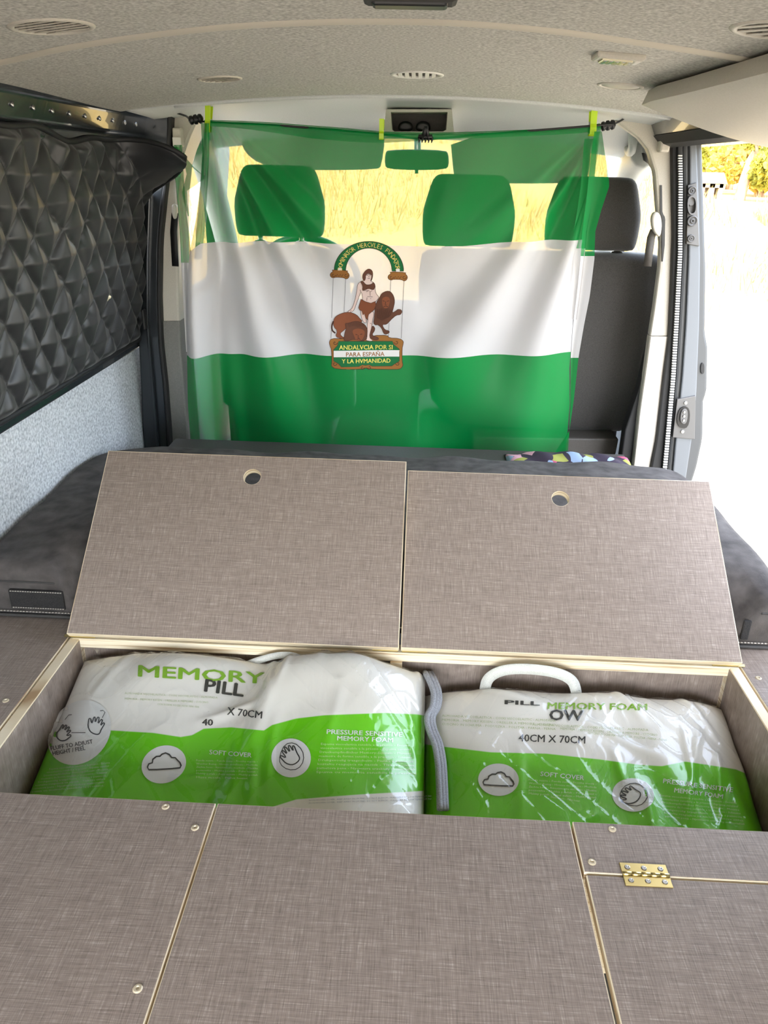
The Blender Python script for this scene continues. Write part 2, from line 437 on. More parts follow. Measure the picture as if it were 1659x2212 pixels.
# ground and the dry field that rises ahead
def zground(x, y):
    x = np.asarray(x, float); y = np.asarray(y, float)
    hill = 5.5 * ss(9, 45, y - 0.35 * np.maximum(x, 0)) * (1 - ss(2.5, 10, x)) + 1.25 * ss(14, 34, y) * ss(2, 9, x)
    bank = 0.25 * np.exp(-((y - 24 - 0.2 * x) / 3.0) ** 2) * ss(3, 7, x)
    return hill + bank + 0.025 * np.sin(1.7 * x + 0.6 * y) * np.cos(1.3 * y - 0.4 * x) * ss(1.2, 3, np.hypot(x, y - 1.5) - 1.5)
def soil():
    mt, nt, b = base_mat('dry_sandy_soil'); N = nt.nodes.new; Lk = nt.links.new; setp(b, Roughness=0.95)
    tc = N('ShaderNodeTexCoord')
    a = N('ShaderNodeTexNoise'); a.inputs['Scale'].default_value = 0.35; a.inputs['Detail'].default_value = 6
    c = N('ShaderNodeTexNoise'); c.inputs['Scale'].default_value = 14; c.inputs['Detail'].default_value = 8
    Lk(tc.outputs['Object'], a.inputs[0]); Lk(tc.outputs['Object'], c.inputs[0])
    r1 = N('ShaderNodeValToRGB'); r1.color_ramp.elements[0].position = 0.38; r1.color_ramp.elements[1].position = 0.58
    r1.color_ramp.elements[0].color = srgb(154, 147, 136); r1.color_ramp.elements[1].color = srgb(162, 152, 128)
    r2 = N('ShaderNodeValToRGB'); r2.color_ramp.elements[0].position = 0.38; r2.color_ramp.elements[1].position = 0.60
    r2.color_ramp.elements[0].color = (0.68, 0.66, 0.65, 1); r2.color_ramp.elements[1].color = (1, 1, 1, 1)
    Lk(a.outputs[0], r1.inputs[0]); Lk(c.outputs[0], r2.inputs[0])
    mx = N('ShaderNodeMixRGB'); mx.blend_type = 'MULTIPLY'; mx.inputs[0].default_value = 1.0
    sx_ = N('ShaderNodeSeparateXYZ'); Lk(tc.outputs['Object'], sx_.inputs[0])
    fy_ = N('ShaderNodeMapRange'); fy_.inputs[1].default_value = 8.5; fy_.inputs[2].default_value = 12.0; Lk(sx_.outputs[1], fy_.inputs[0])
    gold = N('ShaderNodeMixRGB'); gold.inputs[2].default_value = srgb(174, 146, 86); Lk(fy_.outputs[0], gold.inputs[0]); Lk(mx.outputs[0], gold.inputs[1])
    Lk(r1.outputs[0], mx.inputs[1]); Lk(r2.outputs[0], mx.inputs[2]); Lk(gold.outputs[0], b.inputs['Base Color'])
    bp = N('ShaderNodeBump'); bp.inputs['Strength'].default_value = 0.6; bp.inputs['Distance'].default_value = 0.05
    Lk(c.outputs[0], bp.inputs['Height']); Lk(bp.outputs[0], b.inputs['Normal'])
    return mt
M['soil'] = soil()
gx = np.concatenate([np.linspace(-70, -6, 30), np.linspace(-5, 30, 90), np.linspace(31, 90, 30)])
gy = np.concatenate([np.linspace(-40, -3, 20), np.linspace(-2, 40, 110), np.linspace(41, 95, 30)])
GX, GY = np.meshgrid(gx, gy, indexing='ij')
g = grid('ground', np.stack([GX, GY, zground(GX, GY)], -1), M['soil'])
tag(g, 'pale dry ground and straw field outside the van', 'ground', kind='structure')

# van floor, ceiling, walls -------------------------------------------------
o = box('floor', -0.87, 0.84, -0.60, 3.5, 0.55, 0.60, M['lowgrey'])
tag(o, 'van load floor under the bed boards', 'floor', kind='structure')
cx = np.linspace(-0.80, 0.78, 264); cy = np.linspace(-0.60, 2.13, 456)
CX, CY = np.meshgrid(cx, cy, indexing='ij')
ce = grid('ceiling', np.stack([CX, CY, zceil(CX, CY)], -1)[:, ::-1], M['felt'])
tag(ce, 'speckled beige felt headliner of the van', 'ceiling', kind='structure')
bm = bmesh.new(); bm.from_mesh(ce.data)                       # open holes behind the four open vents
holes = [(hit_ceil(px, py), r_) for px, py, r_ in ((112, 57, 0.050), (475, 170, 0.042), (901, 161, 0.050), (1684, 64, 0.052))]
bmesh.ops.delete(bm, geom=[f for f in bm.faces if any((f.calc_center_median().x - c[0]) ** 2 + (f.calc_center_median().y - c[1]) ** 2 < (r_ * .93) ** 2 for c, r_ in holes)], context='FACES')
bm.to_mesh(ce.data); bm.free()
md = ce.modifiers.new('thick', 'SOLIDIFY'); md.thickness = 0.012; md.offset = -1
# raised seam bow across the headliner
bow = smooth_line([(-260, 178), (0, 133), (130, 104), (300, 77), (500, 55), (700, 45), (850, 44), (1000, 48), (1200, 65), (1400, 93), (1560, 118), (1659, 137), (1900, 190)], 60)
bp_ = [hit_ceil(*p) for p in bow]
rows = []
for p in bp_:
    row = []
    for k in range(7):
        a = math.pi * k / 6
        row.append((p[0], p[1] - 0.013 * math.cos(a), p[2] + 0.002 - 0.007 * math.sin(a)))
    rows.append(row)
grid('seam_bow', np.array(rows), M['felt_trim'], ce)
# front edge bead of the headliner
tube('edge_bead', [(x, 2.13, float(zceil(x, 2.13)) - 0.002) for x in np.linspace(-0.62, 0.60, 40)], 0.005, M['grey_plastic'], ce)

# left wall: carpeted lower panel, sliding window, painted rail --------------
wl = box('wall_left', -0.895, -0.868, -0.60, 2.44, 0.60, 1.272, M['carpet'])
tag(wl, 'light grey carpeted lower side panel under the quilted blind', 'wall', kind='structure')
# rail over the window with stamped holes
rail = prism('window_rail', [(-0.80, 1.845), (-0.772, 1.862), (-0.760, 1.905), (-0.735, 1.925), (-0.735, 1.96), (-0.83, 1.96), (-0.83, 1.845)], 'y', -0.60, 2.46, M['paint'], wl, 0.004)
for i in range(17):
    yy = 0.9 + i * 0.085
    lathe('rail_rivet', [(0.0005, 0.004), (0.005, 0.003), (0.006, 0.0)], M['steel'], rail, 10, Matrix.Translation((-0.7655, yy, 1.885)) @ Matrix.Rotation(math.radians(75), 4, 'Y'))
w1 = empty('window_1', (-0.84, 1.5, 1.28)); tag(w1, 'sliding side window behind the black quilted blind', 'window', kind='structure')
for nm, b0, b1, y0, y1 in (('sill', 1.268, 1.30, -0.60, 2.36), ('head', 1.83, 1.855, -0.60, 2.40)):
    xa = float(xwall((b0 + b1) / 2)); box(nm, xa - 0.03, xa + 0.012, y0, y1, b0, b1, M['paint'], w1, 0.005)
mesh('pane', [(-0.885, -0.60, 1.29), (-0.885, 2.30, 1.29), (-0.82, 2.34, 1.84), (-0.82, -0.60, 1.84)], [(0, 1, 2, 3)], M['glass'], w1)
# door jamb column on the left (dark paint, ribbed)
def strip_px(name, left, right, y0, dep, mat, parent=None, bevel=0.0, n=30, inset=0.0, rib=0.0):
    """upright band: left/right edges traced at depth y0, given real thickness dep"""
    ys = np.linspace(max(left[0][1], right[0][1]), min(left[-1][1], right[-1][1]), n)
    lx = np.interp(ys, [p[1] for p in left], [p[0] for p in left]); rx = np.interp(ys, [p[1] for p in right], [p[0] for p in right])
    verts = []; faces = []
    for l, r_, y in zip(lx, rx, ys):
        a = at(l, y, 'y', y0); b = at(r_, y, 'y', y0)
        w = b[0] - a[0]
        prof = [(0, dep), (0, bevel), (bevel * .3, bevel * .3), (bevel, 0), (w - bevel, 0), (w - bevel * .3, bevel * .3), (w, bevel), (w, dep)]
        for q, (dx, dy) in enumerate(prof): verts.append((a[0] + dx, y0 + dy, a[2] * (1 - dx / w) + b[2] * dx / w))
    m_ = 8
    for i in range(n - 1):
        for q in range(m_):
            a = i * m_ + q; b = i * m_ + (q + 1) % m_; faces.append((a, b, b + m_, a + m_))
    faces.append(tuple(range(m_))[::-1]); faces.append(tuple((n - 1) * m_ + k for k in range(m_)))
    bm = bmesh.new(); V = [bm.verts.new(v) for v in verts]
    for f in faces: bm.faces.new([V[i] for i in f])
    ob = bm_obj(name, bm, mat, parent, False)
    return ob
t1 = empty('trim_1', (-0.76, 2.3, 0.6)); tag(t1, 'left door pillar with dark painted jamb and beige cover', 'pillar', kind='structure')
strip_px('painted_jamb', [(290, 236), (296, 330), (300, 430), (296, 560), (296, 700), (302, 800), (306, 900), (308, 1020)],
         [(366, 236), (364, 330), (352, 420), (343, 520), (341, 640), (345, 740), (355, 830), (362, 920), (368, 1020)], 2.34, 0.10, M['paint'], t1, 0.006)
strip_px('jamb_rib', [(318, 420), (314, 560), (314, 700), (324, 820), (336, 960), (339, 1020)], [(325, 420), (320, 560), (320, 700), (331, 820), (343, 960), (346, 1020)], 2.325, 0.03, M['paint'], t1, 0.004)
strip_px('rubber_lip', [(362, 238), (360, 330), (349, 420), (340, 520), (338, 640), (342, 740), (352, 830), (359, 920), (365, 1020)],
         [(371, 238), (368, 330), (357, 420), (347, 520), (345, 640), (349, 740), (359, 830), (366, 920), (372, 1020)], 2.33, 0.09, M['rubber'], t1, 0.003)
strip_px('upper_cover', [(371, 246), (368, 330), (357, 420), (347, 520), (345, 640), (346, 693)],
         [(432, 246), (412, 290), (392, 345), (384, 420), (384, 520), (386, 620), (388, 693)], 2.36, 0.12, M['beige'], t1, 0.008)
strip_px('lower_cover', [(346, 694), (349, 740), (359, 830), (366, 920), (372, 1020)], [(388, 694), (391, 760), (399, 850), (406, 930), (412, 1020)], 2.355, 0.13, M['lowgrey'], t1, 0.006)
box('belt_guide', *(lambda a, b: (a[0], b[0]))(at(376, 300, 'y', 2.35), at(395, 300, 'y', 2.35)), 2.335, 2.365, at(385, 318, 'y', 2.34)[2], at(385, 276, 'y', 2.34)[2], M['beige'], t1, 0.004)
box('belt_guide_slot', *(lambda a, b: (a[0], b[0]))(at(377, 300, 'y', 2.35), at(394, 300, 'y', 2.35)), 2.330, 2.336, at(385, 316, 'y', 2.34)[2], at(385, 297, 'y', 2.34)[2], M['white'], t1)

# right pillar ---------------------------------------------------------------
PL = [(1330, 262), (1380, 298), (1400, 323), (1415, 373), (1419, 430), (1428, 526), (1425, 584), (1415, 661), (1405, 725)]
PLb = [(1405, 727), (1396, 795), (1382, 891), (1369, 1007), (1360, 1060)]
PR = [(1452, 262), (1452, 311), (1453, 392), (1455, 507), (1451, 622), (1446, 725)]
PRb = [(1446, 727), (1434, 815), (1419, 949), (1407, 1010), (1400, 1060)]
RB = [(1466, 262), (1465, 327), (1466, 392), (1465, 546), (1457, 699), (1450, 815), (1436, 968), (1432, 1010), (1428, 1060)]
t2 = empty('trim_2', (0.78, 2.3, 0.6)); tag(t2, 'right door pillar with beige cover, rubber and grey jamb', 'pillar', kind='structure')
strip_px('upper_cover', PL, PR, 2.32, 0.03, M['beige'], t2, 0.008, 40)
strip_px('lower_cover', PLb, PRb, 2.315, 0.035, M['beige'], t2, 0.008)
strip_px('inner_side_cover', [(1404, 740), (1380, 840), (1350, 930), (1332, 1060)], [(1408, 740), (1396, 800), (1384, 891), (1366, 1060)], 2.345, 0.04, M['rubber'], t2, 0.004)
strip_px('rubber_lip', PR + PRb[1:], RB, 2.30, 0.10, M['rubber'], t2, 0.004, 40)
SE = [(p[0] + 8, p[1]) for p in RB]
sl = strip_px('door_seal', [(p[0] - 1, p[1]) for p in RB], [(p[0] + 10, p[1]) for p in RB], 2.288, 0.03, M['rubber'], t2, 0.003, 40)
bm = bmesh.new()
for y in np.arange(335, 1045, 5.6):
    x = np.interp(y, [p[1] for p in RB], [p[0] for p in RB]); a = at(x, y, 'y', 2.286); b = at(x + 8, y + 2.9, 'y', 2.286)
    bm_box(bm, a[0], b[0], 2.283, 2.290, b[2], a[2])
sr = bm_obj('seal_rib', bm, M['white'], sl); sr['kind'] = 'stuff'
OUT = [(1512, 300), (1517, 311), (1521, 430), (1526, 584), (1524, 719), (1530, 749), (1528, 849), (1521, 861), (1519, 949), (1506, 1010), (1490, 1060)]
INN = [(p[0] + 10, p[1]) for p in RB]
strip_px('painted_jamb', INN, OUT, 2.33, 0.14, M['jamb_dark'], t2, 0.008, 60)
GL = [(1490, 308), (1490, 430), (1488, 560), (1482, 700), (1474, 815), (1460, 950), (1450, 1060)]
GR = [(1505, 308), (1510, 430), (1513, 560), (1511, 700), (1505, 850), (1495, 950), (1478, 1060)]
strip_px('jamb_panel', GL, GR, 2.318, 0.03, M['jamb'], t2, 0.004, 40)
def quad_px(name, pts, y, dep, mat, parent, bevel=0.0015):
    return prism(name, [(lambda q: (q[0], q[2]))(at(px, py, 'y', y)) for px, py in pts], 'y', y, y + dep, mat, parent, bevel)
def disc_y(name, px, py, y, rpx, mat, parent, dep=0.006, hole=True):
    c = at(px, py, 'y', y); r_ = rpx * np.linalg.norm(c - CAM) / 1720.0
    Mx = Matrix.Translation((c[0], y, c[2])) @ Matrix.Rotation(math.pi / 2, 4, 'X')
    prof = [(r_, -0.001), (r_, dep), (r_ * .82, dep * 1.2), (r_ * .7, dep * .7), (r_ * .45, dep * .7), (r_ * .4, dep * 1.1), (r_ * .2, dep * 1.1), (r_ * .16, dep * .4)]
    return lathe(name, prof, mat, parent, 18, Mx)
def frame_px(name, outer, inner, y, dep, mat, parent, n=4):
    bm = bmesh.new()
    def v(p, yy): q = at(*p, 'y', y); return bm.verts.new((q[0], yy, q[2]))
    rings = [[v(p, y + dep) for p in outer], [v(p, y) for p in outer], [v(p, y) for p in inner], [v(p, y + dep) for p in inner]]
    k = len(outer)
    for a, b in zip(rings, rings[1:]):
        for i in range(k): bm.faces.new((a[i], a[(i + 1) % k], b[(i + 1) % k], b[i]))
    return bm_obj(name, bm, mat, parent)
lp = quad_px('latch_plate', [(1486, 400), (1505, 394), (1511, 532), (1483, 527)], 2.312, 0.012, M['plate'], t2)
disc_y('screw', 1494, 412, 2.311, 8, M['plate'], lp); disc_y('screw', 1494, 477, 2.311, 10, M['plate'], lp, 0.009); disc_y('screw', 1492, 515, 2.311, 7, M['plate'], lp)
_o = smooth_poly([(1485, 423), (1506, 423), (1506, 464), (1486, 464)], 2); _c = np.mean(_o, 0)
frame_px('latch_recess', _o, [tuple(_c + (np.array(q) - _c) * (0.74, 0.84)) for q in _o], 2.296, 0.018, M['plate'], lp)
quad_px('latch_hook', smooth_poly([(1487, 426), (1501, 424), (1501, 444), (1487, 446)], 1), 2.304, 0.010, M['plate'], lp)
cp = quad_px('contact_plate', [(1463, 863), (1503, 855), (1501, 949), (1453, 945)], 2.312, 0.012, M['plate'], t2)
quad_px('contact_frame', smooth_poly([(1466, 880), (1492, 878), (1488, 928), (1461, 922)], 2), 2.306, 0.008, M['black'], cp, 0)
quad_px('contact_block', smooth_poly([(1472, 884), (1487, 883), (1484, 918), (1468, 914)], 2), 2.300, 0.008, M['plate'], cp)
for k in range(3): disc_y('contact_pin', 1478 - k * 0.7, 890 + k * 9, 2.299, 2.4, M['steel'], cp, 0.003)
disc_y('screw', 1481, 870, 2.311, 3.5, M['steel'], cp, 0.003); disc_y('screw', 1474, 932, 2.311, 3.5, M['steel'], cp, 0.003)
quad_px('rubber_plug', smooth_poly([(1514, 784), (1522, 784), (1522, 808), (1513, 808)], 2), 2.325, 0.02, M['rubber'], t2)
strip_px('belt_slot', [(1426, 400), (1426, 460), (1430, 470), (1430, 530), (1430, 565)], [(1430, 400), (1431, 460), (1437, 470), (1436, 530), (1432, 565)], 2.316, 0.01, M['black'], t2)
box('belt_guide', *(lambda a, b: (a[0], b[0]))(at(1424, 310, 'y', 2.30), at(1446, 310, 'y', 2.30)), 2.285, 2.32, at(1440, 330, 'y', 2.30)[2], at(1440, 298, 'y', 2.30)[2], M['beige'], t2, 0.006)
# belts
def belt(name, label, head, belt_pts, y, col):
    e = empty(name, tuple(at(*head[0], 'y', y) - np.array([0, 0, 0.1]))); tag(e, label, 'seat belt')
    c = at(*head[0], 'y', y)
    puff('belt_anchor', [(at(px, py, 'y', y)[0], at(px, py, 'y', y)[2]) for px, py in smooth_poly(head[1:], 2)], y - 0.012, y + 0.012, M['beige'], e, 0.006, 3)
    pts = [at(px, py, 'y', y + 0.01) for px, py in belt_pts]
    n = len(pts); w = 0.021; vv = []
    for p in pts: vv += [(p[0] - w / 2, p[1], p[2]), (p[0] + w / 2, p[1] - 0.006, p[2])]
    o_ = mesh('webbing', vv, [(2 * i, 2 * i + 1, 2 * i + 3, 2 * i + 2) for i in range(n - 1)], col, e, True)
    o_.modifiers.new('t', 'SOLIDIFY').thickness = 0.002
    return e
belt('seat_belt', 'dark seat belt through pale anchor beside the uncovered passenger headrest', [(1417, 485), (1405, 470), (1412, 456), (1424, 460), (1429, 485), (1425, 512), (1416, 508), (1408, 495)], [(1413, 495), (1406, 512), (1402, 540), (1398, 575)], 2.30, M['seat_plastic'])
belt('seat_belt', 'dark seat belt at the left door pillar behind the flag', [(377, 460), (370, 448), (376, 438), (384, 445), (383, 470), (376, 475)], [(379, 460), (376, 500), (378, 540), (380, 575)], 2.345, M['rubber'])

# right wall behind the sliding-door opening, door head rail
wr = empty('wall_right', (0.83, 0.5, 0.6)); tag(wr, 'right rear side panel with window beside the bed boards', 'wall', kind='structure')
box('lower_panel', 0.815, 0.845, -0.60, 1.12, 0.60, 1.30, M['carpet'], wr)
box('upper_panel', 0.765, 0.80, -0.60, 1.12, 1.84, 1.95, M['carpet'], wr)
box('rear_post', 0.79, 0.83, -0.60, -0.40, 1.30, 1.84, M['carpet'], wr); box('front_post', 0.79, 0.83, 1.04, 1.12, 1.30, 1.84, M['carpet'], wr)
mesh('window_glass', [(0.825, -0.40, 1.30), (0.825, 1.04, 1.30), (0.79, 1.04, 1.84), (0.79, -0.40, 1.84)], [(0, 1, 2, 3)], M['glass'], wr)
mesh('added_shade_sheet', [(0.812, -0.42, 1.29), (0.812, 1.06, 1.29), (0.776, 1.06, 1.85), (0.776, -0.42, 1.85)], [(0, 1, 2, 3)], M['quilt'], wr).modifiers.new('t', 'SOLIDIFY').thickness = 0.012  # unseen sheet added over the glass to keep light off the bed boards
hr = empty('trim_3', (0.7, 1.8, 1.88)); tag(hr, 'dark head rail above the open sliding door', 'rail', kind='structure')
prism('head_rail', [(0.60, 1.925), (0.62, 1.885), (0.68, 1.868), (0.80, 1.868), (0.80, 1.955), (0.60, 1.955)], 'y', 1.0, 2.42, M['paint'], hr, 0.004)
prism('rail_gasket', [(0.615, 1.888), (0.635, 1.868), (0.66, 1.860), (0.66, 1.875)], 'y', 1.0, 2.40, M['rubber'], hr)
tg = empty('door_1', (0, -0.61, 1.97)); tag(tg, 'raised tailgate above the rear opening', 'tailgate', kind='structure')
prism('tailgate_shell', [(-0.61, 1.93), (-1.55, 2.04), (-1.66, 2.00), (-1.66, 2.06), (-1.55, 2.10), (-0.61, 1.99)], 'x', -0.78, 0.76, M['paint'], tg, 0.004)
# rounded soft roof side cover hanging below the headliner
oc = []
for yy, xin in ((-0.58, 0.46), (0.4, 0.452), (0.9, 0.438), (1.25, 0.425), (1.45, 0.415), (1.58, 0.405), (1.66, 0.41), (1.71, 0.44), (1.735, 0.50), (1.75, 0.58), (1.755, 0.70)):
    row = []
    for k in range(15):
        t = k / 14.0
        x = xin + (0.88 - xin) * t
        z = 1.912 - 0.078 * (1 - (1 - t) ** 2.0) - 0.004 * math.sin(math.pi * t)
        row.append((x, yy, z))
    oc.append(row)
oc = np.array(oc)
ocp = grid('trim_4', oc, M['beige']); ocp.modifiers.new('t', 'SOLIDIFY').thickness = 0.026; ocp.modifiers['t'].offset = -1
bv = ocp.modifiers.new('b', 'BEVEL'); bv.width = 0.008; bv.segments = 3; bv.limit_method = 'ANGLE'
tag(ocp, 'smooth beige rounded roof side cover above the sliding door', 'trim', kind='structure')

# cab header with overhead console --------------------------------------------
hd = empty('trim_5', (0, 2.4, 1.9)); tag(hd, 'pale grey moulded header over the front seats', 'trim', kind='structure')
def zhead(x, y):
    t = np.clip((np.asarray(y) - 2.12) / 0.80, 0, 1)
    return 1.955 - 0.09 * (np.asarray(x) + 0.02) ** 2 - 0.068 * t ** 0.9 + 0.016 * np.sin(np.pi * np.clip(t * 1.3, 0, 1))
hx = np.linspace(-0.74, 0.72, 40); hy = np.linspace(2.115, 2.92, 30); HX, HY = np.meshgrid(hx, hy, indexing='ij')
h_ = grid('header_shell', np.stack([HX, HY, zhead(HX, HY)], -1)[:, ::-1], M['grey_plastic'], hd)
h_.modifiers.new('t', 'SOLIDIFY').thickness = 0.01
for sx in (-1, 1):
    # A-pillar covers joining the header to the dash
    tube('pillar_cover', smooth_line([(sx * 0.70 - 0.02, 2.62, 1.86), (sx * 0.72 - 0.02, 2.85, 1.80), (sx * 0.74 - 0.02, 3.15, 1.56), (sx * 0.76 - 0.02, 3.40, 1.30)], 24), 0.045, M['grey_plastic'], hd, 12)
    # grab handle
    gh = tube('grab_handle', smooth_line([(sx * 0.62 - 0.02, 2.50, 1.905), (sx * 0.63 - 0.02, 2.51, 1.875), (sx * 0.645 - 0.02, 2.58, 1.855), (sx * 0.66 - 0.02, 2.68, 1.862), (sx * 0.665 - 0.02, 2.70, 1.885)], 20), 0.013, M['grey_plastic'], hd, 8)
co = empty('overhead_console', tuple(at(906, 265, 'y', 2.42))); tag(co, 'grey framed overhead storage box with dark recess above the flag', 'storage box')
FO = [(834, 236), (976, 236), (981, 288), (963, 292), (848, 292), (828, 288)]
FI = [(844, 242), (967, 242), (964, 280), (957, 284), (852, 284), (847, 280)]
frame_px('frame', FO, FI, 2.36, 0.09, M['beige'], co)
quad_px('recess_back', [(842, 240), (969, 240), (966, 286), (845, 286)], 2.448, 0.004, M['seat_plastic'], co)
for px in (876, 914):
    puff('stowed_object', [(at(x, y, 'y', 2.42)[0], at(x, y, 'y', 2.42)[2]) for x, y in smooth_poly([(px - 17, 285), (px - 15, 266), (px, 260), (px + 15, 266), (px + 17, 285)], 2)], 2.415, 2.445, M['black'], co, 0.008)

# windscreen, cab doors, dash ---------------------------------------------------
w2 = empty('window_2', (0, 3.2, 1.3)); tag(w2, 'windscreen behind the flag and front seats', 'window', kind='structure')
WS = []
for t in np.linspace(0, 1, 14):
    row = []
    for x in np.linspace(-0.76, 0.74, 24):
        row.append((x, 2.90 + 0.62 * t + 0.07 * (1 - ((x + 0.01) / 0.75) ** 2), 1.885 - 0.62 * t - 0.02 * ((x + .01) / .75) ** 2))
    WS.append(row)
grid('pane', np.array(WS), M['glass'], w2)
def cab_door(name, sx, label):
    d = empty(name, (sx * 0.76 - 0.02, 2.8, 0.6)); tag(d, label, 'window', kind='structure')
    X = lambda z: sx * (0.85 - 0.14 * max(0, z - 1.3) / 0.55) - 0.02
    win = smooth_poly([(2.47, 1.36), (2.47, 1.70), (2.53, 1.83), (2.74, 1.835), (2.95, 1.74), (3.30, 1.38), (3.2, 1.36)], 2)
    out = []
    cxy = np.mean(win, 0)
    bm = bmesh.new(); n = len(win)
    def ring(sc, off):
        r_ = []
        for a, z in win:
            zz = cxy[1] + (z - cxy[1]) * sc; yy = cxy[0] + (a - cxy[0]) * sc
            r_.append(bm.verts.new((X(zz) + off * sx, yy, zz)))
        return r_
    R0 = ring(1.0, 0.02); R1 = ring(1.0, -0.02); R2 = ring(1.09, -0.022)
    for a, b in ((R0, R1), (R1, R2)):
        for i in range(n): bm.faces.new((a[i], a[(i + 1) % n], b[(i + 1) % n], b[i]))
    bm_obj('window_seal', bm, M['rubber'], d)
    bm = bmesh.new(); R2 = ring(1.08, -0.018)
    R3 = []
    for a, z in win:
        yy = min(max(cxy[0] + (a - cxy[0]) * 1.6, 2.40), 3.6); zz = 0.58 if z < cxy[1] - 0.12 else min(max(cxy[1] + (z - cxy[1]) * 3.0, 0.62), 1.93)
        R3.append(bm.verts.new((X(zz) - 0.02 * sx, yy, zz)))
    for i in range(n): bm.faces.new((R2[i], R2[(i + 1) % n], R3[(i + 1) % n], R3[i]))
    bm_obj('door_lining', bm, M['grey_plastic'], d)
    bm = bmesh.new(); f = [bm.verts.new((X(z) + 0.01 * sx, a, z)) for a, z in win]; bm.faces.new(f); bmesh.ops.triangulate(bm, faces=bm.faces)
    bm_obj('pane', bm, M['glass'], d)
cab_door('window_3', -1, 'driver door window behind the left edge of the flag')
cab_door('window_4', 1, 'passenger door window behind the uncovered headrest')
db = prism('dashboard', [(3.14, 0.56)] + smooth_poly([(3.14, 0.60), (3.12, 1.10), (3.16, 1.22), (3.26, 1.28), (3.5, 1.27), (3.58, 0.60)], 1)[1:-1] + [(3.58, 0.56)], 'x', -0.78, 0.76, M['seat_plastic'])
tag(db, 'dark dashboard seen faintly behind the flag', 'dashboard', kind='structure')
st = empty('steering_wheel', (-0.42, 2.88, 1.2)); tag(st, 'black steering wheel ahead of the driver seat', 'steering wheel')
Mx = Matrix.Translation((-0.42, 3.06, 1.40)) @ Matrix.Rotation(math.radians(-55), 4, 'X')
tube('rim', [Mx @ Vector((0.19 * math.cos(a), 0.19 * math.sin(a), 0)) for a in np.linspace(0, 2 * math.pi, 40)], 0.014, M['black'], st)
for a in (0, 2.3, 4.0): tube('spoke', [Mx @ Vector((0, 0, -0.01)), Mx @ Vector((0.19 * math.cos(a), 0.19 * math.sin(a), 0))], 0.012, M['black'], st)
tube('column', [Mx @ Vector((0, 0, 0)), Mx @ Vector((0, -0.02, -0.25))], 0.035, M['black'], st)
# sun visors and mirror
def visor(label, pts, y):
    e = empty('sun_visor', tuple(at(*pts[0], 'y', y))); tag(e, label, 'sun visor')
    puff('visor_board', [(at(px, py, 'y', y)[0], at(px, py, 'y', y)[2]) for px, py in smooth_poly(pts, 1)], y - 0.01, y + 0.012, M['visor'], e, 0.008, 3)
    a = at(pts[0][0] * .5 + pts[1][0] * .5, min(p[1] for p in pts) + 3, 'y', y)
    tube('visor_arm', [(a[0] - 0.1, y, a[2]), (a[0] + 0.1, y, a[2]), (a[0] + 0.1, y + 0.02, a[2] + 0.03)], 0.005, M['black'], e)
visor('sun visor with a curved end behind the flag above the driver headrest', [(520, 304), (545, 292), (640, 286), (826, 290), (832, 300), (824, 358), (815, 366), (700, 368), (610, 366), (560, 354), (530, 330)], 2.84)
visor('sun visor behind the flag above the middle passenger headrest', [(972, 290), (1250, 288), (1276, 310), (1272, 380), (1258, 395), (1120, 397), (986, 394), (980, 380)], 2.80)
mr = empty('rear_view_mirror', tuple(at(900, 350, 'y', 2.93))); tag(mr, 'rear-view mirror hanging between the sun visors', 'mirror')
puff('mirror_housing', [(at(px, py, 'y', 2.93)[0], at(px, py, 'y', 2.93)[2]) for px, py in smooth_poly([(832, 330), (838, 324), (900, 322), (962, 325), (969, 332), (970, 358), (962, 366), (900, 368), (838, 365), (831, 357)], 1)], 2.92, 2.95, M['mirror_back'], mr, 0.008, 3)
tube('mirror_stem', [at(902, 350, 'y', 2.95), at(902, 318, 'y', 2.99), at(902, 300, 'y', 3.0)], 0.012, M['black'], mr)
tube('toggle', [at(900, 364, 'y', 2.93), at(900, 375, 'y', 2.93)], 0.006, M['black'], mr)

# ================================================================== FRONT SEATS
def pz(pts, y): return [(lambda q: (q[0], q[2]))(at(px, py, 'y', y)) for px, py in pts]
def seat(name, label, back, heads, posts, yb=2.50):
    e = empty(name, (np.mean([p[0] for p in back]), yb + 0.1, 0.6)); tag(e, label, 'seat')
    puff('backrest', smooth_poly(back, 1), yb, yb + 0.13, M['seat'], e, 0.035, 5, tilt=-0.10, zref=1.5, bulge=0.01)
    for hp in heads: puff('headrest', smooth_poly(hp, 1), yb + 0.005, yb + 0.105, M['seat'], e, 0.035, 5, bulge=0.012)
    for x, z0, z1 in posts:
        tube('headrest_post', [(x, yb + 0.05, z0), (x, yb + 0.05, z1)], 0.008, M['steel'], e)
        lathe('post_collar', [(0.024, 0), (0.024, 0.006), (0.016, 0.014), (0.009, 0.016)], M['steel'], e, 18, Matrix.Translation((x, yb + 0.045, z0 + 0.028)))
    x0 = min(p[0] for p in back) + 0.02; x1 = max(p[0] for p in back) - 0.08
    box('seat_cushion', x0, x1, yb + 0.10, yb + 0.40, 0.88, 1.03, M['seat'], e, 0.03, 3, True)
    box('seat_base', x0 + 0.02, x1 - 0.01, yb + 0.06, yb + 0.38, 0.60, 0.89, M['seat_plastic'], e, 0.01)
    return e
def headpoly(cx_, z0, z1, w):
    hf_ = [(0.0, z1), (.30, z1), (.37, z1 - .004), (.42, z1 - .022), (.475, z1 - .075), (.505, z0 + .10), (.505, z0 + .05), (.49, z0 + .012), (.455, z0), (.25, z0)]
    return [(cx_ + w * a, b) for a, b in hf_] + [(cx_ - w * a, b) for a, b in hf_[::-1][:-1]]
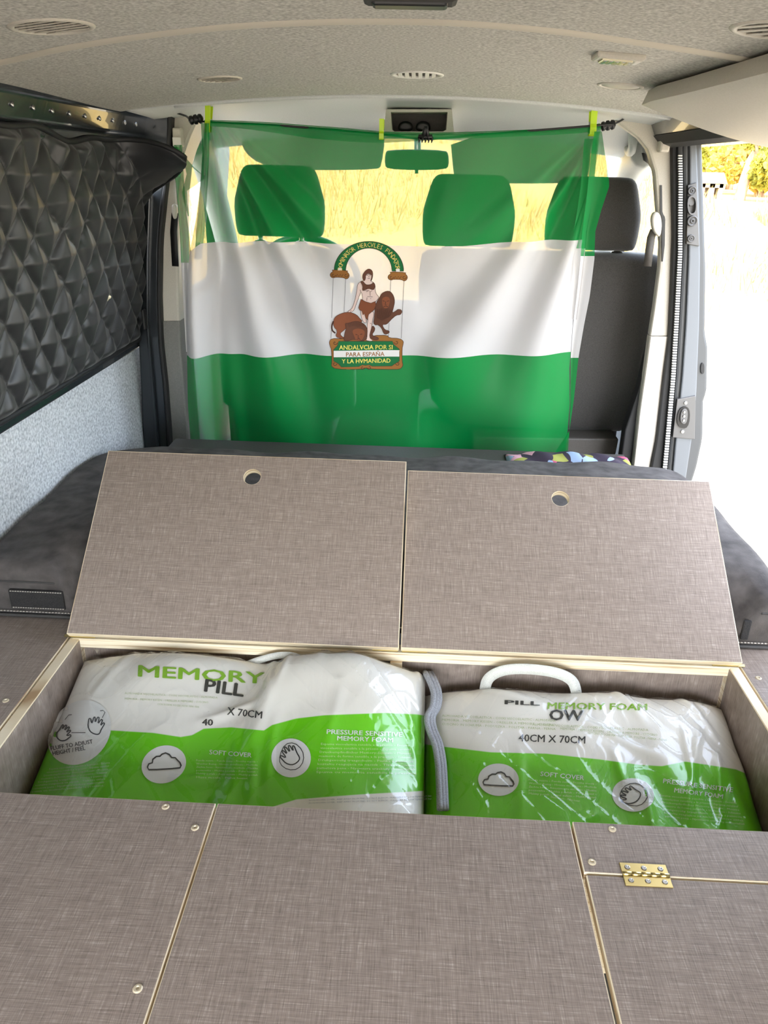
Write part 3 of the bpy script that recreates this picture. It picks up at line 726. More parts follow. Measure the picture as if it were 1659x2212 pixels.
seat('driver_chair', 'grey driver seat standing behind the flag under the curved visor', [(-0.62, 1.50), (-0.60, 1.56), (-0.27, 1.565), (-0.23, 1.50), (-0.20, 1.30), (-0.20, 0.95), (-0.66, 0.95), (-0.66, 1.30)],
     [headpoly(-0.436, 1.59, 1.795, 0.275)], [(-0.50, 1.535, 1.62), (-0.37, 1.535, 1.62)])
RBk = pz([(1118, 545), (1250, 548), (1410, 550), (1440, 558), (1452, 590), (1452, 650), (1446, 710), (1426, 810), (1400, 900), (1376, 940), (1340, 950), (1100, 938), (940, 930), (905, 700), (905, 560), (930, 540)], 2.50)
bs = seat('passenger_bench', 'grey double passenger seat with two headrests half hidden by the flag', RBk,
     [headpoly(0.150, 1.575, 1.782, 0.28), headpoly(0.531, 1.575, 1.784, 0.28)], [(0.09, 1.53, 1.60), (0.21, 1.53, 1.60), (0.46, 1.53, 1.60), (0.616, 1.53, 1.60)])
quad_px('back_shell', [(1020, 944), (1337, 948), (1330, 984), (1020, 984)], 2.47, 0.10, M['seat_plastic'], bs, 0.006)
quad_px('seat_rail', [(1020, 986), (1338, 988), (1338, 992), (1020, 990)], 2.46, 0.02, M['steel'], bs, 0)

# ================================================================== FLAG
FY = 2.20
def flag_y(x, z):
    x = np.asarray(x, float); z = np.asarray(z, float)
    emb = 1 - 0.85 * ss(0.20, 0.08, np.abs(x + 0.13))                 # the printed crest hangs almost flat
    y = FY + 0.010 * np.sin(9.0 * x + 2.2 * z) * emb
    dz = 1.93 - z
    th = np.arctan2(x + 0.555, dz)                                      # folds fanning out of the left peg
    r_ = np.hypot(x + 0.555, dz)
    y += 0.030 * np.sin(th * 21 + 0.6) * ss(0.0, 0.25, r_) * (1 - ss(0.55, 1.0, r_) * 0.6) * (1 - ss(0.55, 1.05, th)) * emb
    th2 = np.arctan2(0.47 - x, dz); r2 = np.hypot(x - 0.47, dz)        # and out of the right one
    y += 0.022 * np.sin(th2 * 19 + 1.0) * ss(0.0, 0.2, r2) * (1 - ss(0.6, 1.1, r2) * 0.6) * (1 - ss(0.5, 1.0, th2)) * emb
    y += 0.022 * np.sin(60 * (x + 0.6)) * (1 - ss(-0.60, -0.46, x)) * ss(0.05, 0.4, dz)
    y -= 0.03 * ss(1.15, 0.98, z) * np.cos(7 * x + 1.0)                # the hem rests on the mattress edge and kicks back
    y += 0.004 * np.sin(31 * x - 17 * z) * emb
    return y
def hit_flag(px, py): return hit_y(np.asarray(px, float), np.asarray(py, float), lambda x, z: np.full_like(x, FY))
LE = [(444, 262), (441, 330), (436, 400), (428, 470), (416, 545), (406, 640), (402, 720), (402, 800), (404, 900), (404, 1008)]
RE = [(1302, 268), (1292, 330), (1280, 400), (1266, 470), (1256, 560), (1246, 640), (1240, 720), (1233, 800), (1234, 880), (1228, 950), (1222, 1010)]
TE = [(444, 262), (520, 264), (600, 268), (740, 279), (825, 287), (920, 290), (1050, 287), (1180, 281), (1260, 276), (1302, 268)]
B1 = [(380, 585), (402, 568), (416, 540), (440, 522), (600, 519), (700, 524), (800, 527), (900, 530), (1000, 529), (1110, 520), (1250, 516), (1330, 516)]
B2 = [(380, 770), (402, 767), (450, 764), (600, 766), (800, 768), (1100, 766), (1240, 763), (1330, 763)]
BE = [(380, 1024), (404, 1024), (700, 1028), (1000, 1026), (1130, 1008), (1222, 998), (1330, 990)]
def xz(pts): return np.array([at(px, py, 'y', FY)[[0, 2]] for px, py in pts])
le, re_, te, b1, b2, be = map(xz, (LE, RE, TE, B1, B2, BE))
NU, NV = 190, 150
s = np.linspace(0, 1, NU); t = np.linspace(0, 1, NV)
Fp = np.zeros((NU, NV, 3)); Fuv = np.zeros((NU, NV, 2))
def vcoord(x, z, zt):
    z1 = np.interp(x, b1[:, 0], b1[:, 1]); z2 = np.interp(x, b2[:, 0], b2[:, 1]); zb = np.interp(x, be[:, 0], be[:, 1])
    return np.where(z > z1, (zt - z) / np.maximum(zt - z1, 1e-4) / 3, np.where(z > z2, 1 / 3 + (z1 - z) / (z1 - z2) / 3, 2 / 3 + (z2 - z) / (z2 - zb) / 3))
for i in range(NU):
    for j in range(NV):
        x = le[0, 0] + (re_[0, 0] - le[0, 0]) * s[i]
        for _ in range(3):
            zt = np.interp(x, te[:, 0], te[:, 1]); zb = np.interp(x, be[:, 0], be[:, 1])
            z = zt + (zb - zt) * t[j]
            x = np.interp(-z, -le[:, 1], le[:, 0]) * (1 - s[i]) + np.interp(-z, -re_[:, 1], re_[:, 0]) * s[i]
        Fp[i, j] = (x, 0, z); Fuv[i, j] = (s[i], np.clip(vcoord(x, z, zt), 0.001, 0.999))
Fp[..., 1] = flag_y(Fp[..., 0], Fp[..., 2])
flag = empty('flag', (-0.1, FY, 0.98)); tag(flag, 'sheer green and white striped flag with crest hung behind the front seats', 'flag')
grid('cloth', Fp, M['flag'], flag, True, uv=Fuv)
# top hem folded forward over the cord
hem = []; huv = []
for i in range(0, NU, 2):
    x, _, z = Fp[i, 0]; y = Fp[i, 0, 1]; dp = 0.012 + 0.016 * math.sin(math.pi * min(1, s[i] * 1.5)) ** 2
    hem.append([(x, y - 0.001, z + 0.002), (x, y - 0.006, z + 0.003), (x, y - 0.009, z - dp * .5), (x, y - 0.008, z - dp)]); huv.append([(s[i], 0.1)] * 4)
grid('folded_hem', np.array(hem), M['flag'], flag, True, uv=np.array(huv))
def drape(name, left, right, y0, yamp, nb, bnds, n=60, mcol=10, ph=0.0):
    """hanging strip of the same cloth between two traced edges; bnds = stripe change heights in the photo"""
    ys = np.linspace(left[0][1], left[-1][1], n)
    lx = np.interp(ys, [p[1] for p in left], [p[0] for p in left]); rx = np.interp(ys, [p[1] for p in right], [p[0] for p in right])
    P = np.zeros((n, mcol, 3)); U = np.zeros((n, mcol, 2))
    for i in range(n):
        for j in range(mcol):
            f = j / (mcol - 1.0); px = lx[i] + (rx[i] - lx[i]) * f
            yy = y0 + yamp * math.sin(nb * math.pi * f + ph + 0.02 * (ys[i] - 300) / 10)
            P[i, j] = at(px, ys[i], 'y', yy)
            U[i, j] = (f, np.interp(ys[i], [bnds[0], bnds[1], bnds[2], bnds[3]], [0.01, 1 / 3, 2 / 3, 0.99]))
    return grid(name, P, M['flag'], flag, True, uv=U)
drape('folded_edge', [(1284, 284), (1276, 340), (1268, 420), (1258, 500), (1254, 560), (1246, 640), (1238, 700), (1233, 770), (1232, 860), (1230, 930), (1190, 990)],
      [(1300, 284), (1308, 340), (1317, 400), (1300, 450), (1286, 500), (1284, 560), (1274, 640), (1262, 700), (1250, 770), (1240, 860), (1230, 930), (1226, 990)], FY - 0.025, 0.010, 1.0, (270, 552, 772, 1000))
drape('folded_edge', [(1262, 300), (1255, 400), (1240, 500), (1238, 600), (1234, 690)], [(1290, 300), (1284, 400), (1268, 500), (1258, 600), (1246, 690)], FY - 0.014, 0.005, 1.0, (270, 535, 772, 1000))
drape('gathered_edge', [(434, 266), (437, 330), (434, 380), (430, 430), (424, 500), (420, 560)], [(452, 266), (452, 330), (450, 380), (447, 430), (442, 500), (437, 545)], FY - 0.02, 0.012, 2.0, (255, 522, 767, 1000), ph=.4)
drape('gathered_edge', [(375, 313), (378, 380), (384, 450), (389, 520), (391, 566), (396, 660), (402, 760)], [(393, 313), (397, 380), (402, 450), (410, 520), (415, 566), (414, 660), (412, 760)], FY + 0.02, 0.014, 2.0, (290, 566, 800, 1000))
def cloth_poly(name, pts, y, v):
    P3 = [at(px, py, 'y', yy if yy else y) for px, py, yy in pts]
    bm = bmesh.new(); V = [bm.verts.new(p) for p in P3]; bm.faces.new(V); bmesh.ops.triangulate(bm, faces=bm.faces)
    bmesh.ops.subdivide_edges(bm, edges=bm.edges, cuts=2, use_grid_fill=True)
    L = bm.loops.layers.uv.new('UVMap')
    for f in bm.faces:
        for l in f.loops: l[L].uv = (0.5, v)
    return bm_obj(name, bm, M['flag'], flag, True)
cloth_poly('twisted_corner', [(396, 326, 2.23), (405, 345, 2.22), (420, 362, 2.20), (436, 376, 2.18), (447, 382, 2.17), (436, 390, 2.18), (420, 402, 2.20), (404, 412, 2.21), (392, 420, 2.22), (398, 398, 2.22), (403, 376, 2.22), (398, 350, 2.23)], None, 0.1)
cloth_poly('twisted_corner', [(414, 360, 2.20), (426, 322, 2.21), (436, 300, 2.21), (440, 300, 2.20), (440, 380, 2.18), (428, 372, 2.19)], None, 0.1)
cloth_poly('hanging_tail', [(393, 418, 2.22), (404, 412, 2.21), (405, 440, 2.20), (408, 465, 2.20), (406, 468, 2.20), (400, 445, 2.21)], None, 0.1)

# ---- crest print, drawn in a 1521x2212 sheet that maps to the photo's crest
def crest_px(c): c = np.asarray(c, float); return 690 + c[..., 0] / 6.914, 500 + c[..., 1] / 6.914
def sheet_to_flag(P2, lift):
    px, py = crest_px(P2); q = hit_flag(px, py)
    q[:, 1] = flag_y(q[:, 0], q[:, 2]) - lift
    return q
def tess(poly):
    tri = tessellate_polygon([[Vector((p[0], p[1], 0)) for p in poly]])
    return [tuple(t_) for t_ in tri]
def cut2d(V, F, step):
    """split 2-D triangles along a grid so that the print can follow the surface"""
    bm = bmesh.new(); vv = [bm.verts.new((p[0], p[1], 0)) for p in V]
    for f in F:
        try: bm.faces.new([vv[i] for i in f])
        except ValueError: pass
    V = np.array(V)
    for k in (0, 1):
        lo, hi = V[:, k].min(), V[:, k].max(); n = int((hi - lo) / step)
        for i in range(1, n + 1):
            c = [0, 0, 0]; c[k] = lo + (hi - lo) * i / (n + 1); no = [0, 0, 0]; no[k] = 1
            bmesh.ops.bisect_plane(bm, geom=bm.verts[:] + bm.edges[:] + bm.faces[:], plane_co=c, plane_no=no)
    bm.verts.index_update()
    Vo = [(v.co.x, v.co.y) for v in bm.verts]; Fo = [[v.index for v in f.verts] for f in bm.faces]
    bm.free(); return Vo, Fo
class Print:
    """flat print collected from polygons, strokes and letters, then laid on a surface"""
    def __init__(s_): s_.V = []; s_.F = []
    def add(s_, V, F):
        b = len(s_.V); s_.V += [tuple(v) for v in V]; s_.F += [[i + b for i in f] for f in F]; return s_
    def poly(s_, pts, rounds=0, step=70):
        if rounds: pts = smooth_poly(pts, rounds)
        F = tess(pts); V, F = cut2d(pts, F, step); return s_.add(V, F)
    def stroke(s_, pts, w, closed=False):
        P = [np.array(p, float) for p in pts]
        if closed: P = P + [P[0]]
        V = []; n = len(P)
        for i in range(n):
            a = P[i - 1] if i else (P[-2] if closed else P[0]); b = P[i + 1] if i < n - 1 else (P[1] if closed else P[-1])
            d = b - a; L = np.hypot(*d) or 1; nn = np.array([-d[1], d[0]]) / L * w / 2
            V += [P[i] + nn, P[i] - nn]
        return s_.add(V, [(2 * i, 2 * i + 1, 2 * i + 3, 2 * i + 2) for i in range(n - 1)])
    def lay(s_, name, mapper, lift, mat, parent):
        if not s_.V: return None
        return mesh(name, mapper(np.array(s_.V), lift), s_.F, mat, parent)
_fc = {}
def glyphs(txt, bold=0.0, res=2):
    key = (txt, bold, res)
    if key in _fc: return _fc[key]
    cu = bpy.data.curves.new('t', 'FONT'); cu.body = txt; cu.size = 1; cu.resolution_u = res; cu.offset = bold
    ob = bpy.data.objects.new('t', cu); COL.objects.link(ob)
    dg = bpy.context.evaluated_depsgraph_get(); me = bpy.data.meshes.new_from_object(ob.evaluated_get(dg))
    V = np.array([(v.co.x, v.co.y) for v in me.vertices]) if len(me.vertices) else np.zeros((0, 2)); F = [list(p.vertices) for p in me.polygons]
    bpy.data.objects.remove(ob); bpy.data.curves.remove(cu); bpy.data.meshes.remove(me)
    _fc[key] = (V, F); return V, F
def text_box(P, txt, x0, y0, x1, y1, h, bold=0.0, res=2, cap=True):
    """letters from (x0,y0) baseline start to (x1,y1) baseline end, h tall; sheet y runs down"""
    V, F = glyphs(txt, 0.0, res)
    if not len(V): return
    if bold >= 0.004:
        n0 = len(V); w_ = 0.010 + bold
        V = np.concatenate([V + np.array([dx, dy]) for dx, dy in ((-w_, 0), (w_, 0), (0, w_ * .6), (0, -w_ * .6))]); F = [[i + n0 * k for i in f] for k in range(4) for f in F]
    lo, hi = V[:, 0].min(), V[:, 0].max(); top = 0.72
    u = (V[:, 0] - lo) / (hi - lo); v = V[:, 1] / top * h
    d = np.array([x1 - x0, y1 - y0]); n = np.array([d[1], -d[0]]) / np.hypot(*d)
    W = np.array([x0, y0]) + u[:, None] * d + v[:, None] * n
    P.add(W, F)
M['c_brown'] = plain('crest_brown', srgb(128, 72, 44), 0.85); M['c_tan'] = plain('crest_ochre', srgb(150, 100, 44), 0.85)
M['c_dark'] = plain('crest_dark_line', srgb(62, 36, 26), 0.85); M['c_skin'] = plain('crest_skin', srgb(224, 200, 192), 0.85)
M['c_mane'] = plain('crest_mane', srgb(96, 58, 40), 0.85); M['c_green'] = plain('crest_green', srgb(14, 104, 54), 0.85)
M['c_white'] = plain('crest_white', srgb(224, 222, 220), 0.85); M['c_line'] = plain('crest_grey_line', srgb(92, 92, 92), 0.85)
M['c_gold'] = plain('crest_gold', srgb(214, 200, 110), 0.85)
def crest(name, polys, mat, lift, rounds=1, outline=None, parent=flag):
    P = Print()
    for q in polys: P.poly(q, rounds)
    o_ = P.lay(name, sheet_to_flag, lift, mat, parent)
    if outline:
        L = Print()
        for q in polys: L.stroke(smooth_poly(q, rounds), outline, True)
        L.lay('print_outline', sheet_to_flag, lift + 0.0003, M['c_dark'], o_)
    return o_
arc = lambda cx_, cy_, rx, ry, a0, a1, n: [(cx_ + rx * math.cos(a), cy_ - ry * math.sin(a)) for a in np.linspace(a0, a1, n)]
arch = arc(738, 592, 521, 445, 0, math.pi, 40) + arc(738, 592, 345, 342, math.pi, 0, 40)
ar = crest('crest_arch', [arch], M['c_green'], 0.0012, 0, 7)
T = Print(); word = 'DOMINATOR HERCVLES FVNDATOR'
for i, ch in enumerate(word):
    if ch == ' ': continue
    a = math.pi * (0.965 - 0.93 * i / (len(word) - 1)); c = (738 + 433 * math.cos(a), 592 - 393 * math.sin(a))
    V, F = glyphs(ch, 0.0, 1); V = V - (V.min(0) + V.max(0)) / 2
    hx_, hy_ = math.sin(a), math.cos(a)
    W = np.stack([c[0] + (V[:, 0] * hx_ * .8 + V[:, 1] * hy_) * 100, c[1] - (-V[:, 0] * hy_ + V[:, 1] * hx_) * 100], -1)
    T.add(W, F)
T.lay('crest_lettering', sheet_to_flag, 0.0018, M['c_gold'], ar)
for cf in ([(275, 545), (335, 545), (335, 582), (275, 582)], [(1145, 558), (1200, 558), (1200, 600), (1145, 600)]): crest('column_foot', [cf], M['c_white'], 0.0018, 0, None, ar)
for dx, dy in ((0, 0), (868, 28)):
    cap = [(180, 572), (428, 582), (415, 608), (438, 625), (450, 660), (430, 700), (395, 712), (360, 690), (240, 685), (205, 700), (165, 685), (152, 648), (175, 615), (200, 605)]
    k = crest('column_capital', [[(x + dx, y + dy) for x, y in cap]], M['c_tan'], 0.0016, 1, 7)
    S_ = Print()
    for sx in (205, 398):
        S_.stroke([(sx + dx + (34 - 5.5 * q) * math.cos(q * 1.05), 652 + dy + (34 - 5.5 * q) * math.sin(q * 1.05)) for q in np.linspace(0, 5.6, 22)], 6)
    S_.stroke([(245 + dx + 22 * q, (640 if q % 2 else 675) + dy) for q in range(6)], 6)
    S_.lay('scroll_line', sheet_to_flag, 0.0021, M['c_dark'], k)['kind'] = 'stuff'
for a, b in (((202, 705), (176, 1590)), ((390, 705), (366, 1215)), ((1068, 725), (1058, 900)), ((1040, 1360), (1030, 1590)), ((1264, 725), (1222, 1595))):
    Print().stroke([a, ((a[0] + b[0]) / 2, (a[1] + b[1]) / 2), b], 6).lay('column_line', sheet_to_flag, 0.0013, M['c_line'], flag)
fig = crest('crest_figure', [
    [(690, 640), (780, 640), (787, 680), (768, 722), (765, 740), (800, 750), (835, 790), (832, 880), (855, 940), (892, 975), (870, 1012), (845, 1040), (835, 1050), (820, 1075), (760, 1075), (640, 1030), (645, 980), (635, 930), (622, 900), (600, 950), (575, 1020), (545, 1100), (520, 1170), (490, 1202), (440, 1216), (415, 1203), (480, 1160), (505, 1100), (530, 1020), (548, 940), (562, 850), (572, 785), (610, 750), (690, 715)],
    [(612, 1160), (660, 1190), (685, 1270), (708, 1362), (670, 1368), (640, 1330), (620, 1260)],
    [(718, 1230), (805, 1185), (817, 1250), (792, 1330), (786, 1400), (770, 1480), (750, 1560), (757, 1600), (805, 1632), (760, 1642), (690, 1627), (710, 1600), (715, 1500), (712, 1400), (725, 1320)]], M['c_skin'], 0.0018, 1, 6)
Z = Print()
for l in ([(705, 655), (725, 650)], [(748, 655), (768, 655)], [(738, 660), (742, 685)], [(720, 698), (755, 700)], [(700, 900), (740, 880), (760, 900), (790, 880)], [(758, 895), (760, 960)], [(715, 972), (795, 975)], [(712, 985), (708, 1035)], [(760, 1000), (772, 1004)], [(640, 880), (735, 882)], [(755, 1370), (775, 1382)], [(455, 1200), (480, 1180)], [(610, 870), (622, 905)]): Z.stroke(l, 6)
Z.lay('figure_line', sheet_to_flag, 0.0024, M['c_dark'], fig)['kind'] = 'stuff'
crest('figure_hair', [[(660, 620), (690, 580), (740, 552), (790, 580), (802, 640), (787, 720), (762, 745), (780, 690), (780, 640), (720, 625), (690, 650), (690, 712), (665, 745), (645, 700), (645, 650)]], M['c_mane'], 0.0023, 1, 5, fig)
crest('figure_cloak', [[(608, 745), (650, 735), (690, 790), (740, 795), (790, 780), (800, 755), (835, 790), (822, 862), (790, 870), (740, 850), (690, 868), (638, 882), (650, 812)]], M['c_mane'], 0.0024, 1, 5, fig)
crest('figure_loincloth', [[(620, 1012), (690, 1048), (770, 1070), (838, 1040), (846, 1100), (820, 1170), (780, 1200), (735, 1240), (715, 1325), (690, 1290), (672, 1230), (650, 1250), (635, 1190), (600, 1175), (583, 1140), (600, 1080)]], M['c_brown'], 0.0025, 0, 6, fig)
lr = crest('crest_lion', [[(900, 980), (930, 920), (1000, 886), (1062, 890), (1112, 960), (1127, 1040), (1112, 1120), (1085, 1215), (1150, 1180), (1165, 1158), (1220, 1162), (1238, 1195), (1210, 1242), (1150, 1245), (1080, 1305), (1040, 1350), (1000, 1388), (935, 1390), (978, 1470), (1040, 1480), (1048, 1512), (990, 1542), (955, 1520), (928, 1440), (870, 1390), (838, 1402), (803, 1370), (820, 1280), (830, 1150), (850, 1060)],
    [(790, 1400), (832, 1440), (822, 1490), (790, 1530), (800, 1560), (870, 1580), (892, 1612), (830, 1627), (780, 1602), (745, 1570), (762, 1500)]], M['c_mane'], 0.0021, 1, 6)
crest('lion_face', [[(935, 990), (1000, 965), (1055, 990), (1048, 1080), (1022, 1142), (962, 1142), (935, 1080)]], M['c_brown'], 0.0027, 1, None, lr)
Z = Print()
for l in ([(945, 1030), (975, 1038)], [(1010, 1040), (1040, 1030)], [(992, 1040), (985, 1090), (1005, 1095)], [(960, 1120), (990, 1110), (1025, 1120)]): Z.stroke(l, 8)
for q in range(16): Z.stroke([(860 + q * 15, 1150 + 12 * math.sin(q)), (858 + q * 14, 1240), (868 + q * 11, 1330 - 6 * abs(q - 6))], 4)
Z.lay('lion_line', sheet_to_flag, 0.0031, M['c_dark'], lr)['kind'] = 'stuff'
ll = crest('crest_lion', [[(240, 1565), (272, 1480), (215, 1420), (208, 1330), (240, 1270), (320, 1228), (400, 1208), (480, 1214), (560, 1250), (600, 1300), (645, 1345), (600, 1372), (500, 1372), (430, 1420), (360, 1480), (310, 1520), (330, 1560), (390, 1595), (330, 1600)]], M['c_brown'], 0.0019, 1, 6)
crest('lion_mane', [[(380, 1370), (430, 1372), (520, 1342), (600, 1348), (680, 1390), (718, 1460), (712, 1560), (682, 1634), (600, 1634), (520, 1612), (460, 1622), (400, 1642), (362, 1612), (380, 1500), (402, 1440)]], M['c_mane'], 0.0027, 1, 5, ll)
crest('lion_face', [[(485, 1480), (560, 1448), (640, 1460), (684, 1500), (662, 1582), (622, 1632), (550, 1632), (518, 1560)]], M['c_brown'], 0.0031, 1, None, ll)
Z = Print()
Z.stroke(smooth_line([(212, 1335), (190, 1400), (197, 1470), (240, 1512)], 12), 22)
for l in ([(540, 1535), (570, 1545)], [(610, 1540), (640, 1530)], [(580, 1550), (575, 1590), (600, 1595)], [(555, 1610), (585, 1602), (615, 1612)]): Z.stroke(l, 8)
for q in range(11): Z.stroke([(430 + q * 25, 1365 - 12 * math.sin(q * .3)), (450 + q * 20, 1420 + 8 * math.cos(q))], 4)
Z.lay('lion_line', sheet_to_flag, 0.0035, M['c_dark'], ll)['kind'] = 'stuff'
pq = crest('crest_plaque', [[(150, 1640), (180, 1590), (360, 1600), (800, 1600), (790, 1555), (1020, 1548), (1035, 1590), (1200, 1598), (1257, 1640), (1250, 1690), (1235, 1750), (1235, 1950), (1250, 2000), (1220, 2052), (1150, 2067), (760, 2057), (690, 2035), (620, 2057), (250, 2052), (178, 2010), (190, 1950), (185, 1760), (160, 1700)]], M['c_tan'], 0.0014, 1, 7)
crest('plaque_field', [[(290, 1635), (1090, 1640), (1110, 1690), (1195, 1760), (1195, 1940), (1120, 1985), (1080, 2015), (790, 2015), (740, 1990), (690, 2000), (640, 1990), (590, 2015), (330, 2020), (285, 1970), (215, 1930), (215, 1760), (270, 1700)]], M['c_green'], 0.0020, 0, 5, pq)
crest('plaque_band', [[(216, 1776), (1196, 1776), (1196, 1872), (216, 1872)]], M['c_white'], 0.0024, 0, None, pq)
Z = Print()
for cx_, cy_, d in ((236, 1655, 1), (1150, 1655, -1), (230, 1968, 1), (1170, 1974, -1), (645, 2030, 1), (745, 2030, -1)):
    Z.stroke([(cx_ + d * (36 - 5.5 * q) * math.cos(q), cy_ + (36 - 5.5 * q) * math.sin(q)) for q in np.linspace(0, 6, 20)], 8)
Z.lay('scroll_line', sheet_to_flag, 0.0027, M['c_dark'], pq)['kind'] = 'stuff'
T = Print(); text_box(T, 'ANDALVCIA POR SI', 296, 1760, 1092, 1762, 68, 0.004); T.lay('plaque_lettering', sheet_to_flag, 0.0028, M['yellow_print'], pq)
T = Print(); text_box(T, 'Y LA HVMANIDAD', 336, 1962, 1060, 1962, 64, 0.004); T.lay('plaque_lettering', sheet_to_flag, 0.0028, M['yellow_print'], pq)
T = Print(); text_box(T, 'PARA ESPAÑA', 400, 1864, 972, 1864, 66, 0.004); T.lay('plaque_lettering', sheet_to_flag, 0.0028, M['c_tan'], pq)

# ---- cord, hooks, pegs, claw clip
cord = empty('hanging_cord', tuple(at(830, 300, 'y', FY))); tag(cord, 'thin black elastic cord carrying the flag between the pillars', 'cord')
cpts = [at(362, 238, 'y', 2.33), at(400, 250, 'y', 2.26), at(432, 262, 'y', FY), at(600, 271, 'y', FY + .004), at(825, 290, 'y', FY + .004), at(918, 300, 'y', FY - .004), at(1050, 290, 'y', FY + .004), at(1300, 270, 'y', FY), at(1330, 266, 'y', 2.24), at(1358, 250, 'y', 2.32)]
tube('cord_line', smooth_line(cpts, 60), 0.0025, M['black'], cord)
for px, py, yy in ((424, 258, 2.205), (1314, 271, 2.215)):
    c = at(px, py, 'y', yy)
    lathe('cord_hook', [(0.004, -0.020), (0.011, -0.016), (0.011, -0.010), (0.008, -0.008), (0.012, -0.004), (0.012, 0.002), (0.008, 0.004), (0.012, 0.008), (0.011, 0.014), (0.004, 0.018)], M['black'], cord, 12, Matrix.Translation(c) @ Matrix.Rotation(math.radians(80), 4, 'Y'))
def peg(label, px, py0, py1, wpx, lean):
    a = at(px, py0, 'y', FY - 0.004); b = at(px + lean, py1, 'y', FY - 0.004)
    e = empty('clothes_peg', tuple(b)); tag(e, label, 'clothes peg', 'lime pegs on the flag cord')
    w = wpx * 0.0013; L = (a[2] - b[2])
    for sgn in (-1, 1):
        y0 = FY + sgn * 0.0075
        prof = [(0, 0), (0.0045, 0.05), (0.005, 0.3), (0.0025, 0.42), (0.004, 0.62), (0.0075, 0.98), (0.0085, 1.0)]
        vv = []; ff = []
        for q, (dy, t_) in enumerate(prof):
            c = b + (a - b) * t_; yy = FY + sgn * (0.005 + dy)
            for sx in (-1, 1):
                for th in (0, 1): vv.append((c[0] + sx * w / 2, yy + sgn * th * 0.0045, c[2]))
        for q in range(len(prof) - 1):
            o4 = q * 4
            for i0, i1 in ((0, 1), (1, 3), (3, 2), (2, 0)): ff.append((o4 + i0, o4 + i1, o4 + 4 + i1, o4 + 4 + i0))
        ff.append((0, 1, 3, 2)); k = (len(prof) - 1) * 4; ff.append((k, k + 2, k + 3, k + 1))
        bm = bmesh.new(); V = [bm.verts.new(v) for v in vv]
        for f in ff: bm.faces.new([V[i] for i in f])
        bm_obj('jaw', bm, M['peg'], e)
    c = b + (a - b) * 0.42
    tube('spring', [(c[0] - w * .6, FY, c[2]), (c[0] + w * .6, FY, c[2])], 0.005, M['steel'], e)
peg('lime clothes peg clipping the flag beside the left pillar', 451, 228, 286, 10, -2)
peg('lime clothes peg clipping the flag beside the overhead storage box', 825, 257, 302, 9, -1)
peg('lime clothes peg clipping the flag beside the right pillar', 1283, 231, 294, 12, -4)
cc = empty('claw_clip', tuple(at(918, 300, 'y', FY - .02))); tag(cc, 'small black claw clip gripping the cord under the storage box', 'hair clip')
q0 = at(919, 296, 'y', FY - 0.018); kx = 0.00125
tube('clip_bar', [(q0[0] - 14 * kx, q0[1], q0[2]), (q0[0] + 14 * kx, q0[1], q0[2])], 0.006, M['black'], cc)
for sx in (-1, 1):
    tube('grip', [(q0[0] + sx * 4 * kx, q0[1], q0[2]), (q0[0] + sx * 2 * kx, q0[1] - 0.006, q0[2] + 12 * kx), (q0[0], q0[1] - 0.004, q0[2] + 18 * kx)], [0.006, 0.005, 0.006], M['black'], cc)
for i in range(5):
    x = q0[0] + (-13 + 6.5 * i) * kx
    tube('tooth', [(x, q0[1], q0[2]), (x + 0.001, q0[1] - 0.008, q0[2] - 5 * kx), (x, q0[1] + 0.004, q0[2] - 10 * kx)], [0.003, 0.003, 0.0012], M['black'], cc, 6)

# ================================================================== QUILTED BLIND
QY0, QY1 = -0.58, 2.345; QZ0, QZ1 = 1.296, 1.862
nqy, nqz = 735, 150
qa = np.linspace(QY0, QY1, nqy); qb = np.linspace(0, 1, nqz); QA, QB = np.meshgrid(qa, qb, indexing='ij')
topz = 1.845 + 0.010 * np.sin(QA * 9) + 0.006 * np.sin(QA * 23) + 0.012 * ss(2.0, 2.3, QA)
Z_ = QZ0 + (topz - QZ0) * QB
wob = 0.012 * np.sin(QA * 11 + QB * 3) + 0.008 * np.sin(QA * 5 - QB * 9)
ua = (QA + wob) / 0.112; vb = (Z_ + 0.5 * wob - 1.3) / 0.118
d1 = ua + vb; d2 = ua - vb
tri = lambda d: 1 - np.abs(2 * (d - np.floor(d)) - 1)
padh = np.minimum(tri(d1), tri(d2)) ** 0.62
pucker = 0.0022 * np.sin(75 * Z_ + 6 * np.sin(23 * QA)) * (1 - padh)
h = 0.019 * padh + pucker + 0.010 * np.sin(QA * 3.1 + 1.0) * np.sin(QB * 3.1) + 0.014 * np.exp(-((QA - 1.82) / 0.05) ** 2) * QB + 0.010 * ss(0.82, 1, QB) * np.sin(QA * 17)
edge = np.minimum(ss(0, 0.04, QB), ss(1, 0.96, QB)) * ss(QY1, QY1 - 0.02, QA)
X_ = xwall(Z_) + 0.016 + 0.30 * h * 0 + h * edge
wc = ss(2.06, 2.345, QA) * ss(0.60, 1.0, QB)
X_ = X_ + 0.165 * wc ** 1.5; Y_ = QA - 0.180 * wc ** 1.4; Z_ = Z_ - 0.055 * wc ** 1.4
quilt = empty('quilted_window_blind', (-0.84, 1.5, QZ0)); tag(quilt, 'black quilted insulating blind covering the side window, corner peeling away', 'window blind')
grid('quilting', np.stack([X_, Y_, Z_], -1), M['quilt'], quilt).modifiers.new('t', 'SOLIDIFY').thickness = 0.004
bordr = [(X_[i, 0] , Y_[i, 0], Z_[i, 0]) for i in range(0, nqy, 3)] + [(X_[-1, j], Y_[-1, j], Z_[-1, j]) for j in range(0, nqz, 3)] + [(X_[i, -1], Y_[i, -1], Z_[i, -1]) for i in range(nqy - 1, -1, -3)]
tube('piping', bordr, 0.007, M['piping'], quilt, 6)
